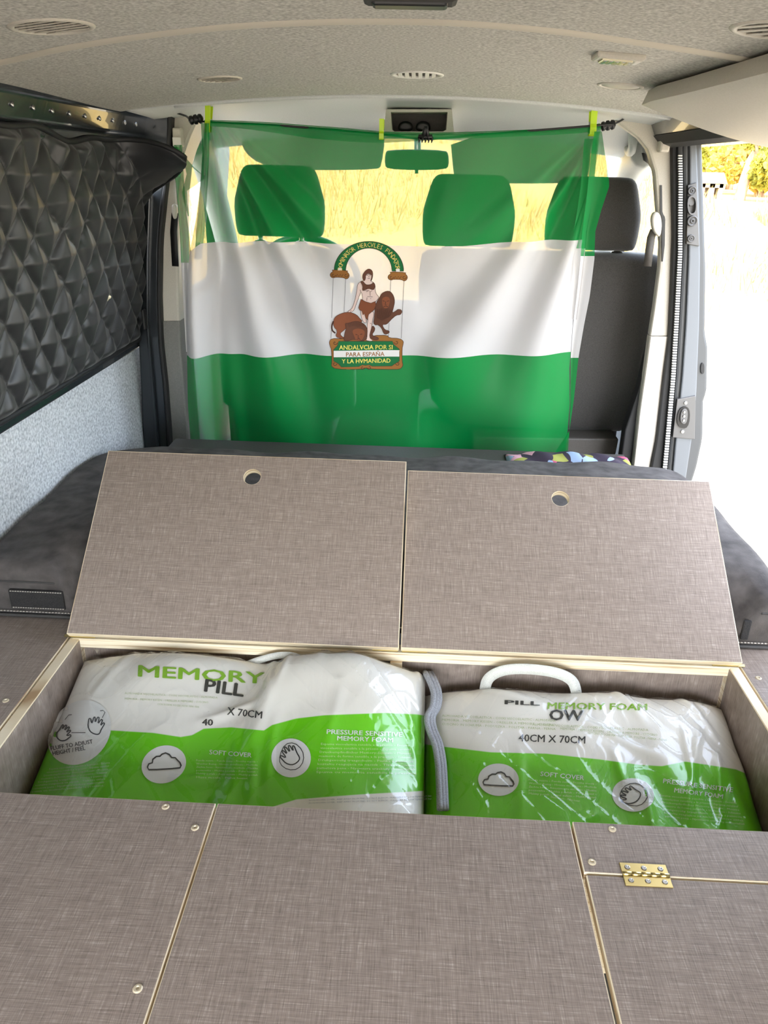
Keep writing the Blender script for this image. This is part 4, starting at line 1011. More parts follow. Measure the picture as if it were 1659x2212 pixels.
for px, py in ((227, 641), (252, 391), (20, 1)):
    if py < 10: continue
    c = at(px, py, 'x', float(xwall(1.45)) + 0.03); c[0] = float(xwall(c[2])) + 0.028
    su = lathe('suction_cup', [(0.013, 0.0), (0.011, 0.006), (0.006, 0.010), (0.004, 0.014), (0.0005, 0.016)], M['lens'], quilt, 14, Matrix.Translation(c) @ Matrix.Rotation(math.pi / 2, 4, 'Y'))
box('pull_tab', *(lambda c: (c[0] - .004, c[0] + .004, c[1] - .012, c[1] + .012, c[2] - .03, c[2] + .03))(at(312, 690, 'y', 2.30)), M['piping'], quilt, 0.003)

# ================================================================== MATTRESS
NEAR = 0.832
BXL, BXR, BYF, BYB = -0.640, 0.628, NEAR, 1.250
def mattress():
    x0, x1, y0, y1, zt = -0.864, 0.745, 1.298, 2.02, 1.068
    nx, ny = 90, 60
    e = empty('mattress', (-0.06, 1.65, BED)); tag(e, 'grey felt covered mattress cushion behind the raised lids', 'mattress')
    bm = bmesh.new(); bm_box(bm, x0, x1, y0, y1, BED + 0.002, zt)
    vert = [ed for ed in bm.edges if abs(ed.verts[0].co.z - ed.verts[1].co.z) > 0.05]
    back = [ed for ed in vert if ed.verts[0].co.y > 1.9]
    bmesh.ops.bevel(bm, geom=back, offset=0.12, segments=8, profile=0.5, affect='EDGES')
    topf = [ed for ed in bm.edges if ed.verts[0].co.z > zt - 1e-4 and ed.verts[1].co.z > zt - 1e-4]
    bmesh.ops.bevel(bm, geom=topf, offset=0.022, segments=4, profile=0.5, affect='EDGES')
    for xx in np.linspace(x0 + .03, x1 - .03, 46): bmesh.ops.bisect_plane(bm, geom=bm.verts[:] + bm.edges[:] + bm.faces[:], plane_co=(xx, 0, 0), plane_no=(1, 0, 0))
    for yy in np.linspace(y0 + .03, y1 - .03, 22): bmesh.ops.bisect_plane(bm, geom=bm.verts[:] + bm.edges[:] + bm.faces[:], plane_co=(0, yy, 0), plane_no=(0, 1, 0))
    for v in bm.verts:
        k = max(0, min(1, (v.co.z - BED) / (zt - BED)))
        ex = min(1, (v.co.x - x0) / .2, (x1 - v.co.x) / .2); ey = min(1, (v.co.y - y0) / .2, (y1 - v.co.y) / .2)
        v.co.z += k * (0.016 * max(0, ex) * max(0, ey) + 0.003 * math.sin(17 * v.co.x + 9 * v.co.y) + 0.003 * math.sin(31 * v.co.x - 23 * v.co.y))
        under = float(ss(-0.70, -0.655, v.co.x) * ss(0.69, 0.645, v.co.x))
        cap = BED - 0.004 + (v.co.y - (BYB - 0.017)) * math.tan(math.radians(36.0))
        if k > 0: v.co.z = v.co.z * (1 - under) + min(v.co.z, max(BED + 0.02, cap)) * under
        if v.co.y < y0 + 0.03: v.co.y -= 0.006 * math.sin(math.pi * k) - 0.002 * math.sin(14 * v.co.x)
    bm_obj('cover', bm, M['mattress'], e, True)
    zs = BED + 0.082
    for xa, xb in ((x0 + .01, -0.69), (0.68, x1 - .01)): tube('top_seam', [(x, y0 - 0.003 + 0.002 * math.sin(14 * x), zs) for x in np.linspace(xa, xb, 20)], 0.0022, M['seam_dark'], e, 5)
    tube('bottom_seam', [(x, y0 - 0.003, BED + 0.006) for x in np.linspace(x0 + .01, x1 - .01, 60)], 0.004, M['seam_dark'], e, 5)
    bm = bmesh.new()
    for x in np.arange(x0 + .01, x1 - .02, 0.0065): bm_box(bm, x, x + 0.0042, y0 - 0.0062, y0 - 0.004, BED + 0.0155, BED + 0.0168)
    s_ = bm_obj('stitching', bm, M['stitch'], e); s_['kind'] = 'stuff'
    for a, b in ((at(25, 1290, 'y', y0)[0], -0.675), (0.665, at(1602, 1350, 'y', y0)[0])):
        vp = box('velcro_patch', a, b, y0 - 0.0085, y0 - 0.002, BED + 0.024, BED + 0.066, M['velcro'], e, 0.002)
        bm = bmesh.new()
        for x in np.arange(a + .004, b - .004, 0.005):
            for z in (BED + 0.0265, BED + 0.0635): bm_box(bm, x, x + 0.0032, y0 - 0.0096, y0 - 0.008, z, z + 0.0012)
        s_ = bm_obj('stitching', bm, M['stitch'], vp); s_['kind'] = 'stuff'
mattress()
# printed fabric lying behind the mattress
def floral():
    mt, nt, b = base_mat('floral_print'); N = nt.nodes.new; Lk = nt.links.new; setp(b, Roughness=0.8)
    tc = N('ShaderNodeTexCoord'); v = N('ShaderNodeTexVoronoi'); v.inputs['Scale'].default_value = 26; Lk(tc.outputs['Object'], v.inputs[0])
    sep = N('ShaderNodeSeparateColor'); Lk(v.outputs['Color'], sep.inputs[0])
    cr = N('ShaderNodeValToRGB'); cr.color_ramp.interpolation = 'CONSTANT'; e = cr.color_ramp.elements
    e[0].color = srgb(52, 40, 56); e[1].position = 0.62; e[1].color = srgb(180, 80, 110)
    for p_, c_ in ((0.72, srgb(214, 160, 172)), (0.80, srgb(150, 150, 70)), (0.88, srgb(150, 170, 196))): x = e.new(p_); x.color = c_
    Lk(sep.outputs[0], cr.inputs[0]); Lk(cr.outputs[0], b.inputs['Base Color']); return mt
fx = np.linspace(0.27, 0.62, 40); fy = np.linspace(2.00, 2.12, 14); FX, FYY = np.meshgrid(fx, fy, indexing='ij')
FZ = 1.046 + 0.026 * np.sin(math.pi * (FX - 0.27) / 0.35) ** 0.5 * np.sin(math.pi * (FYY - 2.00) / 0.12) ** 0.7 + 0.004 * np.sin(70 * FX + 40 * FYY)
fl = grid('folded_fabric', np.stack([FX, FYY, FZ], -1), floral()); fl.modifiers.new('t', 'SOLIDIFY').thickness = 0.004
tag(fl, 'crumpled dark floral printed fabric behind the mattress by the flag hem', 'fabric')
sh = box('low_storage_box', -0.70, 0.62, 2.03, 2.15, 0.60, 1.045, M['seat_plastic']); tag(sh, 'low dark seat base box behind the mattress', 'seat base')

# ================================================================== BED BOARDS AND BOX
screw_me = {}
def screw(parent, x, y, z=BED, mat=None, r_=0.0056):
    mat = mat or M['screw']; key = mat.name
    if key not in screw_me:
        bm = bmesh.new(); n = 14; prof = [(1.0, -0.1), (1.0, 0.12), (0.8, 0.28), (0.45, 0.28), (0.32, 0.05), (0.0, 0.05)]
        rings = []
        for a, b in prof[:-1]: rings.append([bm.verts.new((a * r_ * math.cos(2 * math.pi * k / n), a * r_ * math.sin(2 * math.pi * k / n), b * r_)) for k in range(n)])
        for A, B in zip(rings, rings[1:]):
            for k in range(n): bm.faces.new((A[k], A[(k + 1) % n], B[(k + 1) % n], B[k]))
        bm.faces.new(rings[-1])
        me = bpy.data.meshes.new('screw'); bm.to_mesh(me); bm.free(); me.materials.append(mat or M['brass']); screw_me[key] = me
    o_ = bpy.data.objects.new('screw', screw_me[key]); COL.objects.link(o_); parent_to(o_, parent); o_.location = (x, y, z)
    o_.rotation_euler.z = random.random() * 3
    return o_
TH = 0.015
def board(name, label, x0, x1, y0, y1, cat, screws=(), z=BED, group=None):
    e = empty(name, ((x0 + x1) / 2, (y0 + y1) / 2, z - TH)); tag(e, label, cat, group)
    box('plywood_core', x0, x1, y0, y1, z - TH, z - 0.0006, M['ply'], e, 0.0006, 1)
    i_ = 0.0014
    box('laminate_face', x0 + i_, x1 - i_, y0 + i_, y1 - i_, z - 0.0012, z, M['linen'], e)
    for x, y in screws: screw(e, x, y, z)
    return e
NEAR = 0.832
board('bed_board', 'dark linen-look bed board with three screws beside the carpeted wall', -0.862, -0.2615, -0.58, NEAR, 'board', [(-0.331, 0.820), (-0.279, 0.785), (-0.281, 0.555)])
board('bed_board', 'wide bare dark linen-look bed board between the two joints', -0.2585, 0.2455, -0.58, NEAR, 'board')
board('bed_board', 'narrow dark linen-look strip with two screws above the brass hinge', 0.2495, 0.812, 0.745, NEAR, 'board', [(0.303, 0.821), (0.263, 0.762)])
hb = board('bed_board', 'hinged dark linen-look flap below the brass hinge', 0.2515, 0.812, -0.58, 0.7415, 'board')
hg = empty('hinge', (0.33, 0.745, BED)); tag(hg, 'brassy butt hinge with six screws joining strip and flap', 'hinge')
hx0, hx1 = 0.299, 0.3605
for y0, y1 in ((0.7475, 0.763), (0.727, 0.7425)):
    lf = box('hinge_leaf', hx0, hx1, y0, y1, BED - 0.0005, BED + 0.0016, M['brass'], hg, 0.0005, 1)
    for k in range(3): s_ = screw(lf, hx0 + 0.009 + k * 0.0218, (y0 + y1) / 2, BED + 0.0016, M['steel'], 0.0038)
for k in range(5):
    a = hx0 + (hx1 - hx0) * k / 5
    tube('hinge_knuckle', [(a + 0.0004, 0.745, BED + 0.0016), (a + (hx1 - hx0) / 5 - 0.0004, 0.745, BED + 0.0016)], 0.0030, M['brass'], hg, 10)
BXL, BXR, BYF, BYB = -0.640, 0.628, NEAR, 1.250
board('side_board', 'dark linen-look side board between box and carpeted wall', -0.862, BXL - 0.008, NEAR + 0.002, 1.96, 'board', [(-0.672, 1.036)])
board('side_board', 'dark linen-look side board between box and open door', BXR + 0.008, 0.812, NEAR + 0.002, 1.96, 'board', [(0.655, 1.20)])
bx = empty('storage_box', (0, 1.04, 0.60)); tag(bx, 'open plywood storage box holding the pillow bags', 'storage box')
def wallb(name, x0, x1, y0, y1, z0, z1):
    q = box(name, x0, x1, y0, y1, z0, z1, M['ply'], bx, 0.0006, 1); return q
ZB = 0.66
for nm, x0, x1, fx in (('left_side', BXL - 0.004, BXL + 0.014, BXL + 0.0146), ('right_side', BXR - 0.014, BXR + 0.004, BXR - 0.0146)):
    q = wallb(nm, x0, x1, BYF, BYB, ZB, BED - 0.001)
    box('laminate_face', min(fx, (x0 + x1) / 2), max(fx, (x0 + x1) / 2), BYF + 0.001, BYB - 0.02, ZB, BED - 0.004, M['linen'], q)
q = wallb('back_side', BXL, BXR, BYB - 0.006, BYB + 0.010, ZB, 0.925); box('laminate_face', BXL + .015, BXR - .015, BYB - 0.0068, BYB, ZB, 0.925, M['linen'], q)
q = wallb('front_side', BXL, BXR, BYF - 0.016, BYF - 0.001, ZB, BED - TH - 0.0005)
wallb('box_floor', BXL, BXR, BYF - 0.01, BYB, ZB - 0.012, ZB)
rm = wallb('hinge_rail', BXL, BXR, BYB - 0.020, BYB + 0.008, 0.930, BED)
wallb('divider', -0.024, -0.001, BYB - 0.026, BYB - 0.006, 0.700, 0.931)
def lid(label, x0, x1, ang, length, hole):
    e = bpy.data.objects.new('raised_hatch', None); COL.objects.link(e); e.empty_display_size = 0.05
    e.location = ((x0 + x1) / 2, BYB - 0.017, BED + 0.003); e.rotation_euler.x = math.radians(ang); tag(e, label, 'lid')
    w = (x1 - x0) / 2; r_ = 0.0178; n = 40
    def slab(name, ins, z0, z1, mat, rr):
        bm = bmesh.new(); hx_, hy_ = hole
        O = [(-w + ins, ins), (w - ins, ins), (w - ins, length - ins), (-w + ins, length - ins)]
        outer = []
        for k in range(n):                                  # outline sampled by angle from the hole centre, so the ring closes cleanly
            a = 2 * math.pi * k / n; dx, dy = math.cos(a), math.sin(a); ts = []
            if dx > 1e-9: ts.append((w - ins - hx_) / dx)
            if dx < -1e-9: ts.append((-w + ins - hx_) / dx)
            if dy > 1e-9: ts.append((length - ins - hy_) / dy)
            if dy < -1e-9: ts.append((ins - hy_) / dy)
            outer.append((a, hx_ + dx * min(ts), hy_ + dy * min(ts)))
        for cx_, cy_ in O:
            a = math.atan2(cy_ - hy_, cx_ - hx_) % (2 * math.pi); outer.append((a, cx_, cy_))
        outer.sort(); N_ = len(outer)
        rings = {}
        for z in (z0, z1):
            rings[z] = ([bm.verts.new((p[1], p[2], z)) for p in outer], [bm.verts.new((hx_ + rr * math.cos(p[0]), hy_ + rr * math.sin(p[0]), z)) for p in outer])
        for k in range(N_):
            j = (k + 1) % N_
            for z in (z0, z1): bm.faces.new((rings[z][0][k], rings[z][0][j], rings[z][1][j], rings[z][1][k]))
            for ri in (0, 1): bm.faces.new((rings[z0][ri][k], rings[z0][ri][j], rings[z1][ri][j], rings[z1][ri][k]))
        o_ = bm_obj(name, bm, mat); o_.parent = e
        return o_
    slab('plywood_core', 0, 0.0, TH, M['ply'], r_); slab('laminate_face', 0.0016, TH - 0.0004, TH + 0.0008, M['linen'], r_ + 0.001)
    for sx, dx in ((-1, -w), (1, w)):
        ov = 0.010 if abs((x0 + x1) / 2 + dx) > 0.3 else -0.002
        k = box('hinge_leaf', dx - (ov if sx < 0 else 0.05), dx + (0.05 if sx < 0 else ov), -0.002, 0.003, -0.0022, 0.0004, M['brass']); k.parent = e
    return e
lid('raised laminate lid with finger hole beside the carpeted wall, standing steeper', -0.645, -0.0085, 41.0, 0.402, (-0.003, 0.352))
lid('raised laminate lid with finger hole beside the open door, lying flatter', -0.0045, 0.632, 37.0, 0.396, (0.002, 0.340))

# ================================================================== PILLOW BAGS
def edgef(s_, t_, p=6): return np.sqrt(np.clip((1 - np.abs(2 * s_ - 1) ** p) * (1 - np.abs(2 * t_ - 1) ** p), 0, 1))
LX0, LX1, LY0, LY1 = -0.618, 0.044, 0.842, 1.222
RX0, RX1, RY0, RY1 = 0.046, 0.610, 0.842, 1.215
def crease(y): return -0.235 - 0.22 * (1.20 - y)           # where the left bag buckles over itself
def hL(x, y):
    x = np.asarray(x, float); y = np.asarray(y, float)
    s_ = np.clip((x - LX0) / (LX1 - LX0), 0, 1); t_ = np.clip((y - LY0) / (LY1 - LY0), 0, 1)
    b = 0.782 + 0.335 * (y - 0.86)
    hump = 0.058 * np.exp(-((x + 0.44) / 0.20) ** 2) + 0.072 * np.exp(-((x + 0.07) / 0.14) ** 2)
    c = x - crease(y); step = 0.020 * ss(-0.012, 0.03, c) * (1 - ss(0.05, 0.22, c))
    wr = 0.0045 * np.sin(38 * (x - 0.5 * y)) * np.exp(-(c / 0.10) ** 2) + 0.003 * np.sin(52 * x + 21 * y) * ss(-0.3, 0.0, x) + 0.0022 * np.sin(24 * x - 33 * y)
    return b + (hump + step + wr + 0.012) * edgef(s_, t_)
def hR(x, y):
    x = np.asarray(x, float); y = np.asarray(y, float)
    s_ = np.clip((x - RX0) / (RX1 - RX0), 0, 1); t_ = np.clip((y - RY0) / (RY1 - RY0), 0, 1)
    b = 0.752 + 0.315 * (y - 0.86)
    k = x - 0.42 - 0.35 * (1.1 - y)
    wr = 0.006 * np.sin(70 * k) * ss(0.34, 0.45, x) * ss(1.16, 0.98, y) + 0.0035 * np.sin(30 * (x + 1.3 * y)) * ss(1.0, 1.15, y) + 0.002 * np.sin(40 * x - 22 * y)
    return b + (0.062 * (1 - 0.25 * np.abs(2 * s_ - 1) ** 2) + wr) * edgef(s_, t_)
def seg_ridge(x, y, segs):
    o_ = np.zeros_like(x)
    for a, b, amp, w in segs:
        a = at(*a, 'z', 0.86)[:2]; b = at(*b, 'z', 0.86)[:2]; d = b - a; L2 = d @ d
        t_ = ((x - a[0]) * d[0] + (y - a[1]) * d[1]) / L2; tc_ = np.clip(t_, 0, 1)
        r2 = (x - a[0] - tc_ * d[0]) ** 2 + (y - a[1] - tc_ * d[1]) ** 2
        o_ += amp * np.exp(-r2 / (w * w)) * np.sin(np.pi * np.clip(t_, 0.02, 0.98)) ** 0.6
    return o_
RSEG = [((1505, 1590), (1482, 1790), .006, .007), ((1548, 1630), (1566, 1780), .006, .007), ((1466, 1600), (1502, 1700), .005, .006), ((1300, 1516), (1390, 1600), .006, .008), ((1230, 1585), (1440, 1658), .005, .008), ((1318, 1636), (1352, 1700), .005, .007), ((1170, 1795), (1310, 1735), .005, .008), ((1600, 1600), (1635, 1720), .006, .008), ((1010, 1510), (1150, 1560), .004, .007), ((1120, 1620), (1130, 1760), .003, .010), ((1390, 1690), (1420, 1790), .005, .007), ((1440, 1520), (1560, 1620), .005, .008)]
LSEG = [((604, 1452), (575, 1590), .008, .010), ((650, 1436), (604, 1560), .006, .008), ((565, 1570), (420, 1612), .006, .009), ((480, 1688), (360, 1704), .005, .007), ((556, 1650), (540, 1745), .006, .009), ((806, 1424), (786, 1480), .005, .008), ((872, 1464), (926, 1540), .006, .008), ((600, 1600), (575, 1720), .006, .009), ((880, 1560), (905, 1700), .005, .007), ((320, 1470), (200, 1560), .004, .012), ((700, 1440), (690, 1530), .004, .010), ((520, 1600), (500, 1700), .004, .008), ((740, 1560), (690, 1720), .003, .010)]
_hL, _hR = hL, hR
def hL(x, y): return _hL(x, y) + seg_ridge(np.asarray(x, float), np.asarray(y, float), LSEG)
def hR(x, y): return _hR(x, y) + seg_ridge(np.asarray(x, float), np.asarray(y, float), RSEG)
GBL = [(0, 1572), (120, 1578), (245, 1578), (330, 1583), (390, 1592), (415, 1588), (440, 1574), (500, 1571), (570, 1578), (588, 1566), (640, 1552), (700, 1545), (830, 1540), (900, 1543), (960, 1552)]
GBL2 = [(0, 1790), (560, 1752), (640, 1727), (700, 1722), (780, 1716), (870, 1711), (960, 1706)]
GBR = [(920, 1608), (950, 1612), (1060, 1625), (1180, 1628), (1300, 1641), (1380, 1652), (1430, 1655), (1480, 1645), (1560, 1657), (1590, 1662), (1680, 1700)]
def bag(name, label, x0, x1, y0, y1, hf, base, up, low=None, thick=0.10):
    e = empty(name, ((x0 + x1) / 2, (y0 + y1) / 2, ZB)); tag(e, label, 'pillow bag')
    nx, ny = 200, 120
    su = np.linspace(0, 1, nx); tv = np.linspace(0, 1, ny)
    S_, T_ = np.meshgrid(su, tv, indexing='ij'); X = x0 + (x1 - x0) * S_; Y = y0 + (y1 - y0) * T_
    rim = 0.010 * np.sin(17 * X) * (T_ > .5) * T_ ** 4
    Zt = hf(X, Y)
    Zb = np.maximum(ZB + 0.002, base(Y) - thick * edgef(S_, T_, 4))
    Zb = np.minimum(Zb, Zt)
    P = np.stack([X, Y, Zt], -1)
    px, py = proj(P.reshape(-1, 3))
    bd = py - np.interp(px, [p[0] for p in up], [p[1] for p in up])
    if low: bd = np.minimum(bd, np.interp(px, [p[0] for p in low], [p[1] for p in low]) - py)
    grid('bag_face', P, M['bag'], e, attr={'band': bd})
    grid('bag_back', np.stack([X, Y, Zb], -1)[::2, ::2][:, ::-1], M['bag'], e, attr={'band': np.full((100, 60), -5.0)})
    f1 = np.abs(np.sin(41 * X + 19 * Y + 2.2 * np.sin(23 * Y + 9 * X))); f2 = np.abs(np.sin(27 * X - 46 * Y + 2.0 * np.sin(31 * X + 1.7)))
    f3 = np.abs(np.sin(88 * X + 30 * Y + 3 * np.sin(40 * Y)))
    cr_ = (1 - f1) ** 4 * 0.0042 + (1 - f2) ** 5 * 0.0040 + (1 - f3) ** 5 * 0.0018
    fm = 0.0024 + cr_ * edgef(S_, T_, 8)
    grid('clear_wrap', np.stack([X, Y, Zt + fm], -1), M['film'], e)
    return e
bl = bag('pillow_bag', 'buckled clear-wrapped memory foam pillow bag with hands icon beside the carpeted wall', LX0, LX1, LY0, LY1, hL, lambda y: 0.782 + 0.335 * (y - 0.86), GBL, GBL2)
br = bag('pillow_bag', 'flat clear-wrapped memory foam pillow bag with webbing handle beside the open door', RX0, RX1, RY0, RY1, hR, lambda y: 0.752 + 0.315 * (y - 0.86), GBR)
def lay_on(hf):
    def f(P2, lift):
        q = hit_z(P2[:, 0], P2[:, 1], hf, 0.88)
        e_ = 1e-3
        gx_ = (hf(q[:, 0] + e_, q[:, 1]) - hf(q[:, 0] - e_, q[:, 1])) / (2 * e_); gy_ = (hf(q[:, 0], q[:, 1] + e_) - hf(q[:, 0], q[:, 1] - e_)) / (2 * e_)
        n = np.stack([-gx_, -gy_, np.ones_like(gx_)], -1); n /= np.linalg.norm(n, axis=1)[:, None]
        q = np.stack([q[:, 0], q[:, 1], hf(q[:, 0], q[:, 1])], -1)
        return q + n * lift
    return f
onL, onR = lay_on(hL), lay_on(hR)
def ell(cx_, cy_, rx, ry, rot=0, n=40):
    c, s_ = math.cos(rot), math.sin(rot)
    return [(cx_ + rx * math.cos(a) * c - ry * math.sin(a) * s_, cy_ + rx * math.cos(a) * s_ + ry * math.sin(a) * c) for a in np.linspace(0, 2 * math.pi, n, endpoint=False)]
CLOUD = [(-43, 22), (-46, 14), (-42, 5), (-32, 2), (-30, -8), (-20, -16), (-10, -16), (-4, -22), (6, -25), (16, -20), (22, -10), (32, -9), (38, -1), (44, 6), (47, 15), (44, 22), (20, 23), (-20, 23)]
HAND = [(-22, 24), (-34, 10), (-40, 2), (-36, -3), (-26, 4), (-20, 4), (-34, -16), (-30, -20), (-14, -4), (-26, -28), (-20, -31), (-5, -9), (-12, -33), (-6, -35), (5, -12), (2, -32), (8, -33), (16, -8), (24, 6), (22, 16), (10, 26), (-4, 30)]
def tf(pts, cx_, cy_, sx, sy, rot=0, sh=0):
    c, s_ = math.cos(rot), math.sin(rot)
    return [(cx_ + (x * sx) * c - (y * sy) * s_ + sh * y, cy_ + (x * sx) * s_ + (y * sy) * c) for x, y in pts]
def disc_print(name, parent, mapper, cx_, cy_, rx, ry, rot=0.0, lift=0.0012):
    return Print().poly(ell(cx_, cy_, rx, ry, rot), 0, 12).lay(name, mapper, lift, M['pr_white'], parent)
def lines(parent, mapper, rows, mat, h, name='small_print', lift=0.0013):
    P = Print()
    for txt, x0, y0, x1, y1 in rows: text_box(P, txt, x0, y0, x1, y1, h, 0.0, 1)
    P.lay(name, mapper, lift, mat, parent)
# right bag
dk = disc_print('cloud_badge', br, onR, 1077, 1685, 44, 35, 0.05)
Print().stroke(tf(CLOUD, 1077, 1684, 0.72, 0.62, 0.05), 3.2, True).lay('cloud_icon', onR, 0.0020, M['pr_black'], dk)
dk = disc_print('hand_badge', br, onR, 1367, 1718, 45, 36, 0.12)
Z = Print().stroke(tf(smooth_poly(HAND, 1), 1366, 1718, 0.72, 0.58, -0.5), 2.6, True); Z.stroke(smooth_poly(tf([(-34, -4), (-20, -30), (6, -36), (28, -18), (32, 10), (16, 32), (-12, 34), (-32, 18)], 1370, 1718, 0.92, 0.72, 0.1), 1), 1.8, True)
Z.lay('hand_icon', onR, 0.0020, M['pr_black'], dk)
T = Print(); text_box(T, '40CM X 70CM', 1120, 1602, 1264, 1607, 16, 0.006); T.lay('size_lettering', onR, 0.0014, M['pr_black'], br)
T = Print(); text_box(T, 'OW', 1186, 1556, 1260, 1558, 23, 0.02); T.lay('size_lettering', onR, 0.0014, M['pr_black'], br)
T = Print(); text_box(T, 'PILL', 1090, 1522, 1166, 1525, 9, 0.02); T.lay('size_lettering', onR, 0.0014, M['pr_black'], br)
T = Print(); text_box(T, 'MEMORY FOAM', 1182, 1532, 1398, 1535, 14, 0.012); T.lay('title_lettering', onR, 0.0014, M['pr_green'], br)
T = Print(); text_box(T, 'SOFT COVER', 1167, 1677, 1261, 1686, 10, 0.006); T.lay('heading_lettering', onR, 0.0014, M['pr_white'], br)
T = Print(); text_box(T, 'PRESSURE SENSITIVE', 1432, 1692, 1582, 1712, 10, 0.006); T.lay('heading_lettering', onR, 0.0014, M['pr_white'], br)
T = Print(); text_box(T, 'MEMORY FOAM', 1456, 1712, 1560, 1726, 10, 0.006); T.lay('heading_lettering', onR, 0.0014, M['pr_white'], br)
SOFT = ['Funda suave - Funda suau - Fronha macia -', 'Weicher Bezug - Housse moelleuse - Morbida', 'Zachte hoes - Rivestimento morbido - Miekka', 'poszewka - Mekka povlak - Puha huzat -', 'Makky potah - Awal xakim - Makky potah', 'Husa moale - Puha huzat']
lines(br, onR, [(tx, 1142 + 6 * (k == 5) * 8, 1687 + 7.4 * k, 1288 - 6 * (k == 5) * 6, 1696 + 7.4 * k) for k, tx in enumerate(SOFT)], M['pr_pale'], 4.2)
FOAM = ['Espuma viscoelastica sensible a la presion - Escuma', 'viscoelastica sensible a la pressio - Espuma sensivel', 'Druckempfindlicher Memory-Schaum - Mousse', 'memoire de forme sensible a la pression - Schiuma', 'Drukgevoelig traagschuim - Pianka z pamiecia', 'ksztaltu reagujaca na nacisk - Tlakove citliva', 'pametova pena - Nyomasra erzekeny memoriahab', 'Spuma cu memorie sensibila la presiune']
lines(br, onR, [(tx, 1424 + 2 * k, 1720 + 7.6 * k, 1590 + 3 * k, 1737 + 7.6 * k) for k, tx in enumerate(FOAM[:7])], M['pr_pale'], 4.0)
MULTI = ['ALMOHADA VISCOELASTICA - COIXI VISCOELASTIC - ALMOFADA', 'MEMORIA - MEMORY KISSEN - OREILLER A MEMOIRE - CUSCINO', 'CUSCINO IN SCHIUMA - PODUSZKA - POLSTAR - PARNA - PERNA']
lines(br, onR, [(tx, 955, 1549 + 9 * k, 1200, 1560 + 9 * k) for k, tx in enumerate(MULTI)], M['pr_faint'], 5)
lines(br, onR, [(tx, 1150 + 60 * k, 1568 + 9 * k, 1400 + 20 * k, 1580 + 11 * k) for k, tx in enumerate(MULTI)], M['pr_faint'], 5)
# webbing handle of the right bag, standing against the back board
def handle(parent, pts, y, w=0.016, lean=0.0):
    c = smooth_line([at(px, py, 'y', y) for px, py in pts], 40)
    vv = []
    for i, p in enumerate(c):
        a = c[min(i + 1, len(c) - 1)] - c[max(i - 1, 0)]; n = np.array([-a[2], 0, a[0]]); n /= np.linalg.norm(n) + 1e-9
        vv += [p + n * w / 2, p - n * w / 2 + np.array([0, -0.004, 0])]
    o_ = mesh('webbing_handle', vv, [(2 * i, 2 * i + 1, 2 * i + 3, 2 * i + 2) for i in range(len(c) - 1)], M['strap'], parent, True)
    o_.modifiers.new('t', 'SOLIDIFY').thickness = 0.002
handle(br, [(1047, 1524), (1047, 1490), (1056, 1464), (1085, 1448), (1130, 1444), (1190, 1450), (1228, 1464), (1243, 1486), (1246, 1528)], 1.205, 0.020)
handle(bl, [(500, 1452), (540, 1432), (580, 1419), (612, 1414), (640, 1418), (662, 1436)], 1.215, 0.012)
# left bag
dk = disc_print('hands_badge', bl, onL, 172, 1583, 62, 76, 0.72)
Z = Print().stroke(tf(smooth_poly(HAND, 1), 136, 1585, -0.50, 0.56, 0.25), 2.6, True); Z.stroke(tf(smooth_poly(HAND, 1), 210, 1572, 0.62, 0.56, 0.9), 2.6, True)
Z.stroke([(142, 1556), (150, 1546), (224, 1536), (228, 1540), (222, 1552)], 1.4); Z.stroke([(156, 1584), (186, 1584)], 1.4)
Z.lay('hands_icon', onL, 0.0021, M['pr_black'], dk)
T = Print(); text_box(T, 'FLUFF TO ADJUST', 112, 1622, 202, 1607, 9, 0.01); T.lay('badge_lettering', onL, 0.0021, M['pr_black'], dk)
T = Print(); text_box(T, 'HEIGHT / FEEL', 116, 1633, 186, 1621, 9, 0.01); T.lay('badge_lettering', onL, 0.0021, M['pr_black'], dk)
dk = disc_print('cloud_badge', bl, onL, 354, 1652, 49, 40, -0.35)
Print().stroke(tf(CLOUD, 354, 1646, 0.78, 0.72, -0.06), 3.2, True).lay('cloud_icon', onL, 0.0021, M['pr_black'], dk)
dk = disc_print('hand_badge', bl, onL, 629, 1638, 43, 42, 0.1)
Z = Print().stroke(tf(smooth_poly(HAND, 1), 632, 1634, 0.66, 0.66, -0.05), 2.6, True); Z.stroke(smooth_poly(tf([(-34, -4), (-20, -34), (6, -38), (28, -18), (32, 10), (16, 34), (-12, 36), (-34, 20)], 632, 1636, 0.80, 0.80, 0.0), 1), 1.6, True)
Z.lay('hand_icon', onL, 0.0021, M['pr_black'], dk)
T = Print(); text_box(T, 'MEMORY', 298, 1462, 572, 1478, 25, 0.012); T.lay('title_lettering', onL, 0.0014, M['pr_green'], bl)
T = Print(); text_box(T, 'PILL', 440, 1494, 526, 1506, 28, 0.02); T.lay('size_lettering', onL, 0.0014, M['pr_black'], bl)
T = Print(); text_box(T, '40', 436, 1567, 460, 1568, 14, 0.02); T.lay('size_lettering', onL, 0.0014, M['pr_black'], bl)
T = Print(); text_box(T, 'X 70CM', 490, 1544, 566, 1553, 16, 0.008); T.lay('size_lettering', onL, 0.0014, M['pr_black'], bl)
T = Print(); text_box(T, 'SOFT COVER', 452, 1630, 544, 1637, 10, 0.006); T.lay('heading_lettering', onL, 0.0014, M['pr_white'], bl)
T = Print(); text_box(T, 'PRESSURE SENSITIVE', 706, 1586, 868, 1592, 10, 0.006); T.lay('heading_lettering', onL, 0.0014, M['pr_white'], bl)
T = Print(); text_box(T, 'MEMORY FOAM', 728, 1600, 848, 1604, 10, 0.006); T.lay('heading_lettering', onL, 0.0014, M['pr_white'], bl)
lines(bl, onL, [(tx, 424, 1645 + 7.2 * k, 556 - 20 * (k == 5), 1648 + 7.2 * k) for k, tx in enumerate(SOFT)], M['pr_pale'], 4.0)
